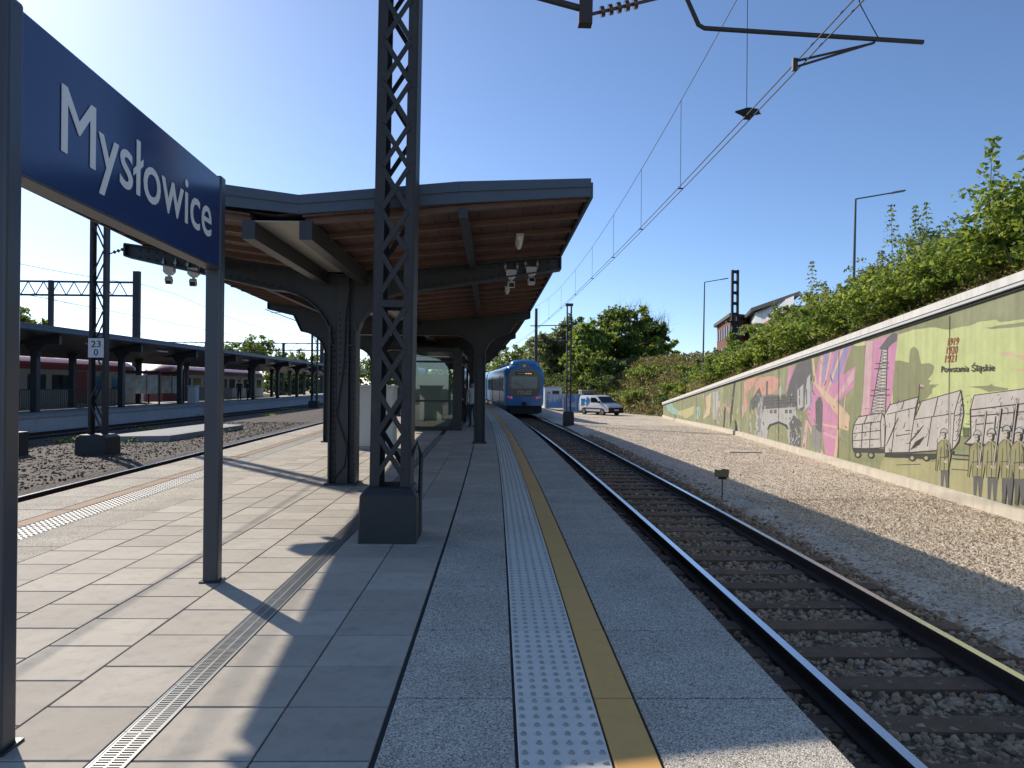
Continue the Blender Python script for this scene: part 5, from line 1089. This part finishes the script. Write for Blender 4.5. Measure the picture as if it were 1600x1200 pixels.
# ================================================================== LEFT SIDE: TRACKS, OPPOSITE PLATFORM
trl = track(lambda y: xe(y)-1.68, lambda y: -.04, 0, 110)
def ox(y): return -20.5-.0003*max(0, y-30)**2          # opposite platform edge
trf = track(lambda y: ox(y)+1.72, lambda y: -.0006*max(0, y-30), 10, 130)
xy = np.stack([rng.uniform(-19, -9.6, 15000), 12+30*rng.random(15000)**1.3], 1); xy = xy[(xy[:, 0] > [ox(y)+3.2 for y in xy[:, 1]]) & (xy[:, 0] < [xe(y)-3.3 for y in xy[:, 1]])]
stones('yard_stones', xy, lambda x, y: gzf(x, y)-.01, 0.033, islandmat('yard_stone', [(.035, .026, .02), (.085, .064, .05), (.13, .10, .078), (.08, .056, .043)]))
b = MB(); q0, q1 = on_z(225, 680, -.45), on_z(370, 664, -.45); b.prism([(-14.9, q0.y-1.0), (-12.6, q0.y-.3), (-12.5, q1.y), (-14.6, q1.y+1)], 'z', -.72, -.44); b.build('concrete_slab', M_concrete, **tags('low flat concrete slab lying between the left tracks', 'slab'))
P = []
for u, v in ((232, 672), (330, 678), (300, 650), (450, 640), (205, 690), (110, 690), (420, 650)):
    q = on_z(u, v, -.66); P += [np.array([q.x, q.y, -.66])+rng.normal(size=3)*np.array([.35, .5, .04])+np.array([0, 0, .08]) for _ in range(70)]
link('weeds', leaf_mesh('weeds', np.array(P), .09, L_bush), kind='stuff', label='small yellow-green weeds growing in the left yard ballast', category='weeds')
op = bpy.data.objects.new('opposite_platform', None); COL.objects.link(op); op['kind'] = 'structure'
oy = list(np.arange(8, 135, 4.0)); b = MB(); b.loft([[(ox(y)-.06, y, -.9), (ox(y)-.06, y, .05), (ox(y)-6.4, y, .05), (ox(y)-6.4, y, -.9)] for y in oy]); b.build('platform_base', M_concrete, op)
y = 16.0
M_lconc = mat('pale_concrete_panel', (.50, .50, .49), rough=.85, var=.14, scale=1.2, rnd=.06)
while y < 110:
    b = MB(); b.loft([[(ox(t_)+.0, t_, -.75), (ox(t_)+.0, t_, -.02), (ox(t_)-.055, t_, -.02), (ox(t_)-.055, t_, -.75)] for t_ in (y+.01, y+1.99)]); b.build('facing_panel', M_lconc, op)
    b = MB(); b.loft([[(ox(t_)+.06, t_, -.018), (ox(t_)+.06, t_, .10), (ox(t_)-1.5, t_, .10), (ox(t_)-1.5, t_, -.018)] for t_ in (y+.006, y+1.994)]); b.build('edge_slab', M_concrete, op); y += 2.0
b = MB(); b.loft([[(ox(y)-1.51, y, .05), (ox(y)-1.51, y, .10), (ox(y)-6.4, y, .10), (ox(y)-6.4, y, .05)] for y in oy]); b.build('platform_paving', mat('opposite_paving', (.40, .38, .34), rough=.85, var=.1), op)  # one even beige-grey for the paving
oc = thing('opposite_canopy', 'long dark canopy with posts over the opposite platform on the left', 'canopy', (0, 0, 0))
b = MB(); b.loft([[(ox(y)-.7, y, 3.92), (ox(y)-.7, y, 4.16), (ox(y)-3.4, y, 4.25), (ox(y)-6.6, y, 3.85), (ox(y)-6.6, y, 3.06), (ox(y)-3.4, y, 3.40)] for y in oy]); b.build('roof', M_steel, oc)
b = MB(); b.loft([[(ox(y)-.60, y, 4.0), (ox(y)-.60, y, 4.24), (ox(y)-.697, y, 4.24), (ox(y)-.697, y, 4.0)] for y in oy]); b.build('fascia', M_fascia, oc)
b = MB(); b.tube([(ox(y)-.5, y, 3.97) for y in oy], .07, 8); b.build('gutter', M_fascia, oc)
for i in range(12):
    y = 27+8*i
    for dx in (2.0, 4.9):
        x = ox(y)-dx; b = MB(); b.box(x-.15, x+.15, y-.15, y+.15, .1, 3.4)
        b.prism([(x-.15, 2.7), (x-.22, 3.1), (x-.5, 3.4), (x-.5, 3.6), (x+.5, 3.6), (x+.5, 3.4), (x+.22, 3.1), (x+.15, 2.7)], 'y', y-.08, y+.08); b.build('post', M_steel, oc)
    b = MB(); b.box(ox(y)-6.3, ox(y)-.8, y-.1, y+.1, 3.42, 3.85); b.build('beam', M_steel, oc)
    b = MB(); b.box(ox(y+4)-1.55, ox(y+4)-1.35, y+3.4, y+4.6, 3.62, 3.70); b.build('light_fitting', M_white, oc)
def railing(y0, y1, dx, lab):
    t = thing('railing', lab, 'railing', (ox(y0)-dx, y0, .1), group='railings on the opposite platform'); n = int((y1-y0)/.16)
    for i in range(n+1):
        y = i*.16; x = ox(y0+y)-ox(y0); b = MB(); b.box(x-.012, x+.012, y-.012, y+.012, .1, 1.1); b.build('bar', M_steel, t)
    for z in (.1, 1.1):
        b = MB(); b.tube([(ox(y0+s)-ox(y0), s, z) for s in np.linspace(0, y1-y0, 6)], .025, 6); b.build('rail', M_steel, t)
railing(27.3, 43, 2.3, 'dark bar railing on the opposite platform at far left'); railing(56, 66, 3.6, 'dark bar railing farther along the opposite platform')
M_poster = mat('poster_print', (.62, .62, .58), rough=.5, var=.3, scale=3, col2=(.40, .42, .30), c2scale=2.2)
for i, (u0, u1) in enumerate(((208, 231), (250, 270))):
    dv = ray((u0+u1)/2, 600); s_ = -24.2/dv.x; y = dv.y*s_; t = thing('poster_board', ['left poster display board with pale posters on opposite platform', 'right poster display board with pale posters on opposite platform'][i], 'board', (-24.2, y, .1), rad(8), 'poster boards'); 
    b = MB(); [b.box(x-.05, x+.05, -.05, .05, 0, 2.3) for x in (-1.2, 1.2)]; b.box(-1.25, 1.25, -.06, .06, 2.1, 2.3); b.build('frame', M_steel, t)
    for x in (-.75, .0, .75): b = MB(); b.box(x-.33, x+.33, -.03, .03, .75, 2.0); b.build('poster', M_poster, t)
dv = ray(302, 620); s_ = -22.3/dv.x; y = dv.y*s_; t = thing('concrete_pillar', 'short pale concrete pillar on the opposite platform', 'pillar', (-22.3, y, .1)); b = MB(); b.box(-.3, .3, -.3, .3, 0, 1.25); bevel(b.build('shaft', M_lconc, t), .03); b = MB(); b.box(-.34, .34, -.34, .34, 1.252, 1.33); b.build('cap', M_lconc, t)

# red and cream trains
M_tcream = mat('train_cream', (.34, .30, .235), rough=.4, var=.05); M_tred = mat('train_red', (.24, .035, .025), rough=.35, var=.05)
def emu(y0, L, lab, nose0, nose1, red_nose=False):
    t = thing('red_cream_train', lab, 'train', (0, y0, -.55), group='red and cream trains'); xo = lambda s: ox(y0+s)-8.3
    def ring(s, k=1.0, dz=0.0): x = xo(s); return [(x+px*k, s, .5+(pz-.5)*(k*.5+.5)) for px, pz in [(1.42, .55), (1.42, 2.9), (1.3, 3.35), (.9, 3.62), (0, 3.7), (-.9, 3.62), (-1.3, 3.35), (-1.42, 2.9), (-1.42, .55)]]
    st = ([(-1.6, .55), (-1.2, .8), (-.5, .95)] if nose0 else [])+[(s, 1.0) for s in np.linspace(0, L, 7)]+([(L+.5, .95), (L+1.2, .8), (L+1.6, .55)] if nose1 else [])
    b = MB(); b.loft([ring(s, k) for s, k in st]); me = b.mesh('body', [M_tcream, M_tred], True)
    for p in me.polygons:
        if p.center.z > 3.02 or (red_nose and p.center.y < .1): p.material_index = 1
    o = link('body', me, t)
    y = 1.6; i = 0
    while y < L-1:
        for sd in (1,):
            x = xo(y)+1.425
            if i % 4 == 2: b = MB(); b.box(x, x+.02, y-.65, y+.65, .75, 2.85); b.build('door', M_tred, t)
            else: b = MB(); b.prism(rrect(y-.85, y+.85, 1.65, 2.6, .12), 'x', x, x+.018); b.build('window', M_tglass, t)
        y += 2.3; i += 1
    if nose0: b = MB(); b.loft([[(xo(-.9)+1.22, -1.15, 1.7), (xo(-.9)+1.34, -.5, 1.75), (xo(-.9)+1.22, -.5, 3.0), (xo(-.9)+.9, -1.0, 3.1)], [(xo(-.9)+1.30, -1.15, 1.7), (xo(-.9)+1.42, -.5, 1.75), (xo(-.9)+1.38, -.5, 3.0), (xo(-.9)+1.0, -1.0, 3.1)]]); b.build('cab_window', M_tglass, t)
    b = MB(); b.box(xo(L/2)-1.2, xo(L/2)+1.2, 0, L, .1, .6); b.build('underframe', M_under, t)
emu(26, 14.6, 'red and cream train coach at far left behind the canopy posts', False, False); emu(41.2, 13.2, 'red and cream train end coach with pale nose behind platform posts', False, True); emu(62.2, 24, 'red-nosed cream train standing farther along the opposite platform', True, True, True)

# left masts
def plate23(t):
    b = MB(); b.box(-.24, .24, -.175, -.163, 3.02, 3.62); pl = b.build('number_plate', M_white, t)
    text_mesh('plate_text', '23', (-.15, -.177, 3.34), (.30, 0, 0), (0, 0, .20), M_black, pl, .002, .01); text_mesh('plate_text', '0', (-.06, -.177, 3.08), (.13, 0, 0), (0, 0, .20), M_black, pl, .002, .01)
p_ = on_z(153, 709, -.66); t = lattice_mast('catenary_mast', 'lattice mast with white 23/0 plate between the left tracks', (p_.x, p_.y, -.66), 10.5, wd=.50, dp=.26, foot=(.95, .9, .62), pitch=.95, legw=.075, light=True); plate23(t)
zI = on_y(180, 397, p_.y).z+.66; b = MB(); b.tube([(.28, 0, zI), (1.0, 0, zI+.25)], .02, 6); [b.tube([(.45+.12*i-.015, 0, zI+.06+.042*i), (.45+.12*i+.015, 0, zI+.07+.042*i)], .06, 8) for i in range(4)]; b.build('insulator', M_steel2, t)
dv = on_z(36, 712, -.66); b = MB(); b.box(dv.x-.9, dv.x-.1, dv.y-.4, dv.y+.4, -.75, .05); b.build('mast_block', M_darkconc, **tags('dark concrete block beside the left sign post between tracks', 'block'))
dv = on_z(491, 637, -.66); t = lattice_mast('catenary_mast', 'far lattice mast on the left seen beside the riveted column', (dv.x, dv.y, -.66), 9.5, wd=.62, dp=.4, foot=(.95, .9, .7), pitch=1.3, legw=.1, light=True)
b = MB(); e_ = on_y(414, 511, dv.y)-dv; b.tube([(-.3, 0, 7.6+.2), (e_.x, 0, 9.4)], .045, 6); b.tube([(-.3, 0, 9.2), (e_.x+.6, 0, 9.1)], .03, 5); b.build('cantilever', M_steel2, t)
def gantry(Y, x0, x1, z0, z1, posts, lab, step=1.3):
    t = thing('catenary_gantry', lab, 'gantry', (x1, Y, -.7), group='lattice portal gantries'); b = MB()
    for z in (z0, z1): b.bar((x0-x1, 0, z+.7), (0, 0, z+.7), .16, .16)
    b.build('chord', M_steel2, t); n = int((x1-x0)/step)
    for i in range(n):
        xa, xb = x0-x1+i*step, x0-x1+(i+1)*step; b = MB(); b.bar((xa, 0, z0+.7), ((xa+xb)/2, 0, z1+.7), .06, .06); b.bar(((xa+xb)/2, 0, z1+.7), (xb, 0, z0+.7), .06, .06); b.build('diagonal', M_steel2, t)
    for x, ztop, wd in posts: b = MB(); b.box(x-x1-wd/2, x-x1+wd/2, -.18, .18, 0, ztop+.7); b.build('post', M_steel2, t)
Yg = 62; a_ = on_y(44, 434, Yg); c_ = on_y(44, 455, Yg); e_ = on_y(214, 437, Yg); f_ = on_y(214, 424, Yg); gantry(Yg, -62, e_.x, c_.z-.3, a_.z-.3, [(e_.x, f_.z, .55), (on_y(80, 440, Yg).x, a_.z-.2, .32)], 'lattice portal gantry above the opposite platform at far left')
Yg = 128; a_ = on_y(420, 536, Yg); c_ = on_y(420, 547, Yg); e_ = on_y(503, 540, Yg); gantry(Yg, -75, e_.x, c_.z, a_.z, [(e_.x, on_y(503, 530, Yg).z, .6), (on_y(322, 540, Yg).x, a_.z, .4), (on_y(443, 540, Yg).x, a_.z, .4)], 'distant lattice gantry beyond the opposite canopy', 2.0)
for i, (x_, zz, lab) in enumerate(((-8.5, 5.05, 'contact wire above the nearer left track'), (-18.8, 5.05, 'contact wire above the track by the opposite platform'), (-29.0, 5.6, 'contact wire above the red and cream trains'))):
    b = MB(); b.tube([(x_-.04*(y-20)*(i == 0)+(ox(y)+20.5)*(i > 0), y, zz) for y in np.arange(10, 128, 6)], .012, 5); b.build('contact_wire', M_black, **tags(lab, 'wire'))
    b = MB(); b.tube([(x_-.04*(y-20)*(i == 0)+(ox(y)+20.5)*(i > 0), y, zz+1.6-.9*4*((y % 40)/40)*(1-(y % 40)/40)+.3) for y in np.arange(10, 128, 4)], .010, 5); b.build('messenger_wire', M_black, **tags('upper catenary '+lab.replace('contact ', ''), 'wire'))
for (u, Y, h, wd, m, lab) in [(400, 165, 13, 20, L_tree, 'large distant rounded tree left of the first column'), (455, 175, 10.5, 15, L_dark, 'distant tree group beside the far gantry post'), (505, 185, 9, 15, L_tree, 'low distant trees right of the far gantry'), (45, 120, 14.5, 14, L_tree, 'distant tree above the opposite canopy at far left'), (350, 190, 8, 16, L_dark, 'low distant tree behind the sign post'), (540, 190, 9, 16, L_tree, 'distant trees behind the first canopy column'), (600, 200, 9, 20, L_dark, 'distant trees seen through the glass shelter'), (680, 200, 9, 20, L_tree, 'distant trees behind the shelter corner'), (470, 150, 6, 18, L_dark, 'dark hedge-like tree beyond the opposite platform end')]:
    p_ = on_y(u, 600, Y); tree(p_.x, Y, -1, h, wd, lab, n=4500, size=.55, m=m, low=.15, grp='distant trees on the left')
